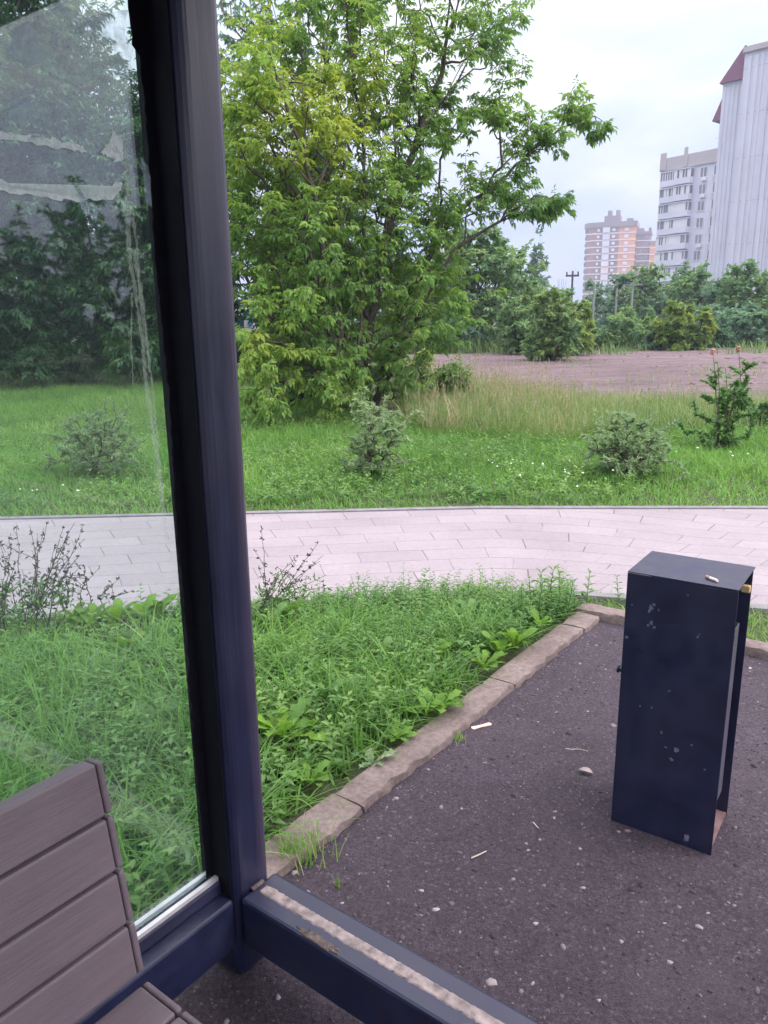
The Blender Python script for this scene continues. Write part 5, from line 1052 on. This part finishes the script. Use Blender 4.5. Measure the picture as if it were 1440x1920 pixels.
# lower wing on the left with its steep purple roof
wz = atY(1396, 145, Ys)[2] - zb_; ww = 3.2
MB().box((-ww, 1.0, 0), (-.002, 12, wz)).build('wing', M['panel'], sb)
rib = MB()
for x_ in np.arange(-ww + .3, -.3, .62): rib.box((x_, .9, 0), (x_ + .2, .999, wz - .3))
rib.build('wing_rib', M['panel'], sb)
MB().prism([(-ww - .35, .5, wz + .002), (-.004, .5, wz + .002), (-.004, .5, H2 + 1.0), (-.3, .5, H2 + 1.2)], (0, 12, 0)).build('roof', M['purple_roof'], sb)
MB().prism([(-ww - 1.3, 1.2, wz - 4.6), (-ww - .002, 1.2, wz - 4.6), (-ww - .002, 1.2, wz - 1.6)], (0, 10, 0)).build('canopy_roof', M['purple_roof'], sb)
# orange and brown brick tower
Yo = 380.0; po = atY(1097, 428, Yo); zo = -6.0; Ho = po[2] - zo; pc = atY(1193, 424, Yo - 8); eo = pc - po; ao = math.atan2(eo[1], eo[0]); Wo = float(np.linalg.norm(eo[:2])); k = Yo / 1490
ot = empty('brick_tower', (po[0], po[1], zo), ao, label='orange and brown brick tower block with pale bands and roof turrets', cat='apartment building')
rad_ = Wo * .22
def arc(r_, n=8): return [(rad_ - r_ * math.cos(t), rad_ - r_ * math.sin(t)) for t in np.linspace(0, math.pi / 2, n)]
def slabp(name, off, z0, z1, m, x1, par):
    pts = [(p[0], p[1], z0) for p in [(-off, 16)] + arc(rad_ + off) + [(x1, -off), (x1, 16)]]
    # arc() starts at the left side and ends facing the front
    return MB().prism(pts, (0, 0, z1 - z0)).build(name, m, par)
slabp('wall', 0, 0, Ho, M['brown'], Wo * .68, ot)
MB().box((Wo * .68 + .002, -.0, 0), (Wo, 16, Ho)).build('wall', M['orange'], ot)
slabp('cornice', .8, Ho + .002, Ho + 2.2, M['cornice'], Wo + .5, ot)
flo = 2.95; nfl = int(Ho / flo)
bands = MB(); 
for i in range(nfl):
    z = Ho - flo * (i + 1)
    if z < 2: break
    pts = [(p[0], p[1], z) for p in [(-.25, 15)] + arc(rad_ + .25) + [(Wo + .2, -.25), (Wo + .2, 15)]]; bands.prism(pts, (0, 0, .5))
    for x0, x1 in ((Wo * .24, Wo * .31), (Wo * .53, Wo * .62)):
        w_ = MB().box((x0, -.3, z + 1.0), (x1, -.002, z + 2.5)).build('window', M['win_dark'], ot); MB().box((x0 + .25, -.36, z + 1.2), (x1 - .35, -.301, z + 2.35)).build('frame', M['win_frame'], w_)
    b_ = MB().box((Wo * .36, -.9, z + .51), (Wo * .5, -.003, z + 2.85)).build('loggia', M['white_loggia'] if i % 8 < 5 else M['band'], ot)
    for x0 in (Wo * .02, Wo * .12):
        t = x0 / rad_ * 0.9; cx, cy = rad_ - rad_ * math.cos(t), rad_ - rad_ * math.sin(t); w_ = MB().box((cx - .3, cy - .6, z + .9), (cx + 1.6, cy + .2, z + 2.5)).build('window', M['win_dark'], ot)
    if i < 12:
        w_ = MB().box((Wo * .78, -.3, z + 1.0), (Wo * .86, -.002, z + 2.4)).build('window', M['band'], ot)
bands.build('band', M['band'], ot)
MB().box((Wo * .36, 3, Ho + 2.2), (Wo * .68, 11, Ho + 5.2)).box((Wo * .42, 3.5, Ho + 5.21), (Wo * .5, 8, Ho + 7.5)).box((Wo * .58, 3.5, Ho + 5.21), (Wo * .66, 8, Ho + 7.5)).build('roof_house', M['cornice'], ot)
MB().box((Wo * .8, 4, Ho + 2.2), (Wo * .92, 10, Ho + 3.8)).build('roof_house', M['cornice'], ot)
# the recessed right wing
w0 = Wo + .3; wh = Ho - 3.5; wl = (1228 - 1193) * k * 1.1
MB().box((w0, 3, 0), (w0 + wl * .62, 14, wh)).build('wing', M['brown'], ot); MB().box((w0 + wl * .62 + .01, 1.5, 0), (w0 + wl, 14, wh - 4.5)).build('wing', M['orange'], ot)
MB().box((w0 - .1, 2.5, wh + .01), (w0 + wl * .3, 14, wh + 2.6)).box((w0 + wl * .3, 2.4, wh + .01), (w0 + wl * .66, 14, wh + 1.2)).box((w0 + wl * .5, 6, wh + 1.21), (w0 + wl * .62, 9, wh + 3)).box((w0 + wl * .63, 1.0, wh - 4.49), (w0 + wl + .3, 14, wh - 3.2)).build('cornice', M['cornice'], ot)
bw = MB()
for i in range(nfl):
    z = wh - flo * (i + 1)
    if z > 2: bw.box((w0 - .01, 2.8, z), (w0 + wl * .62, 2.999, z + .45)).box((w0 + wl * .62 + .012, 1.3, z - .5), (w0 + wl, 1.499, z - .05))
bw.build('band', M['band'], ot)
ww_ = MB()
for i in range(nfl):
    z = wh - flo * (i + 1)
    if z > 2:
        for q in (.12, .38):
            MB().box((w0 + wl * q, 2.7, z + .9), (w0 + wl * q + 1.5, 2.99, z + 2.4)).build('window', M['win_dark'], ot)
# far block seen through the maple's twigs
Yf = 330.0; pf = atY(800, 470, Yf); kf = Yf / 1490; zf = -6.0
fb = empty('far_block', (pf[0], pf[1], zf), R(-14), label='distant pinkish block glimpsed through the twigs of the big maple', cat='apartment building')
hf = pf[2] - zf; wf = 62 * kf
MB().box((0, 0, 0), (wf, 12, hf)).build('wall', bmat('pinkish_block', (0.42, 0.35, 0.38)), fb)
MB().box((wf * .18, 1, hf + .002), (wf * .42, 9, hf + 33 * kf)).build('tower', bmat('pink_tower', (0.4, 0.28, 0.3)), fb)
for i in range(5):
    for j in range(6):
        MB().box((wf * (.06 + .155 * j), -.2, hf - 3.0 * (i + 1)), (wf * (.06 + .155 * j) + 1.5, -.002, hf - 3 * (i + 1) + 1.6)).build('window', M['win_dark'], fb)

# teal kiosk glimpsed through the maple, left
Yk = 24.0; c = atY(478, 600, Yk); kk = Yk / 1490; M['teal'] = simple('teal_paint', (0.012, 0.10, 0.12), 0.5, 0.2, 5, 0, 0); M['signwhite'] = simple('sign_white', (0.62, 0.63, 0.68), 0.6, 0.1, 3, 0, 0); M['signblue'] = simple('sign_blue', (0.02, 0.2, 0.5), 0.5, 0.1, 3, 0, 0)
ks = empty('kiosk', (c[0], c[1], 0), R(-6), label='teal kiosk with curved roof and white boards glimpsed through the leaves', cat='kiosk')
zr = atY(478, 592, Yk)[2]; zw = atY(478, 612, Yk)[2]
MB().box((-45 * kk, 0, 0), (45 * kk, 1.6, zr)).build('wall', M['teal'], ks)
pts = [(x * 24 * kk, -.1, zr + .003 + (1 - x * x) * 14 * kk) for x in np.linspace(-1, 1, 11)]; pts = [(-24 * kk, -.1, zr + .002)] + pts[1:-1] + [(24 * kk, -.1, zr + .002)]
MB().prism(pts, (0, 1.8, 0)).build('roof', M['teal'], ks, 0)
MB().box((-3 * kk, -.08, zr - 7 * kk), (19 * kk, -.002, zr - 2 * kk)).box((-20 * kk, -.06, zr - 26 * kk), (14 * kk, -.002, zr - 8 * kk)).box((-42 * kk, -.06, zr - 4 * kk), (-29 * kk, -.002, zr + 14 * kk)).build('sign_board', M['signwhite'], ks)
MB().box((-11 * kk, -.1, zr - 18 * kk), (-4 * kk, -.061, zr - 8 * kk)).build('sign_mark', M['signblue'], ks)

# ------------------------------------------------------------------ sky and light
SUN_AZ, SUN_EL = R(100), R(36)               # direction to the light, azimuth clockwise from the view direction
sdir = np.array([math.sin(SUN_AZ) * math.cos(SUN_EL), math.cos(SUN_AZ) * math.cos(SUN_EL), math.sin(SUN_EL)])
w = bpy.data.worlds.new('World'); sc.world = w; w.use_nodes = True; nt = w.node_tree; nd = nt.nodes; lk = nt.links
bg = nd['Background']; sky = nd.new('ShaderNodeTexSky'); sky.sky_type = 'NISHITA'; sky.sun_disc = False; sky.sun_elevation = SUN_EL; sky.sun_rotation = SUN_AZ
tc = nd.new('ShaderNodeTexCoord'); sx = nd.new('ShaderNodeSeparateXYZ'); lk.new(tc.outputs['Generated'], sx.inputs[0])
gr = ramp(nt, sx.outputs['Z'], [(0.0, (5.5, 6.1, 8.7)), (0.10, (6.2, 6.9, 9.3)), (0.2, (7.6, 8.3, 10.0)), (0.32, (8.9, 9.7, 10.9)), (0.5, (17, 17, 19)), (1.0, (34, 33, 35))])
mp = nd.new('ShaderNodeMapping'); mp.inputs['Scale'].default_value = (1.6, 1.6, 4.5); lk.new(tc.outputs['Generated'], mp.inputs[0])
cn = noise(nt, mp.outputs[0], 1.6, 5, 0.5, 0.3); cr = ramp(nt, cn, [(0.34, (0.78, 0.84, 0.96)), (0.5, (1.0, 1.0, 1.0)), (0.64, (1.32, 1.24, 1.1))])
cl_ = mix(nt, 1.0, gr.outputs[0], cr.outputs[0], 'MULTIPLY')
dp = nd.new('ShaderNodeVectorMath'); dp.operation = 'DOT_PRODUCT'; lk.new(tc.outputs['Generated'], dp.inputs[0]); dp.inputs[1].default_value = tuple(sdir)
gl_ = ramp(nt, dp.outputs['Value'], [(0.35, (1, 1, 1)), (0.75, (1.5, 1.38, 1.38)), (1.0, (2.2, 1.95, 1.85))])
cl_ = mix(nt, 1.0, cl_, gl_.outputs[0], 'MULTIPLY')
fin = mix(nt, 0.94, sky.outputs[0], cl_)
lk.new(fin, bg.inputs['Color']); bg.inputs['Strength'].default_value = 0.1
sl = bpy.data.lights.new('sun', 'SUN'); so_ = bpy.data.objects.new('sun', sl); col.objects.link(so_); sl.energy = 1.5; sl.angle = R(35); sl.color = (1.0, 0.93, 0.9)
so_.rotation_euler = Vector(tuple(-sdir)).to_track_quat('-Z', 'Y').to_euler()
hz = MB().box((-420, -60, -12), (420, 470, 75)).build('haze', bpy.data.materials.new('thin_air')); hm = hz.data.materials[0]; hm.use_nodes = True; ht = hm.node_tree
for n_ in list(ht.nodes):
    if n_.type != 'OUTPUT_MATERIAL': ht.nodes.remove(n_)
pv = ht.nodes.new('ShaderNodeVolumePrincipled'); pv.inputs['Color'].default_value = (0.74, 0.83, 1.0, 1); pv.inputs['Density'].default_value = 0.0009; ht.links.new(pv.outputs[0], [n_ for n_ in ht.nodes if n_.type == 'OUTPUT_MATERIAL'][0].inputs['Volume']); tag(hz, 'thin pale evening haze fading the far buildings', 'haze', kind='stuff')
vs_ = sc.view_settings; vs_.view_transform = 'Standard'; vs_.look = 'None'; vs_.gamma = 1; vs_.exposure = 0.24
cy = sc.cycles
sc.render.engine = 'CYCLES'; cy.max_bounces = 8; cy.transparent_max_bounces = 12; cy.use_denoising = True; cy.volume_bounces = 0
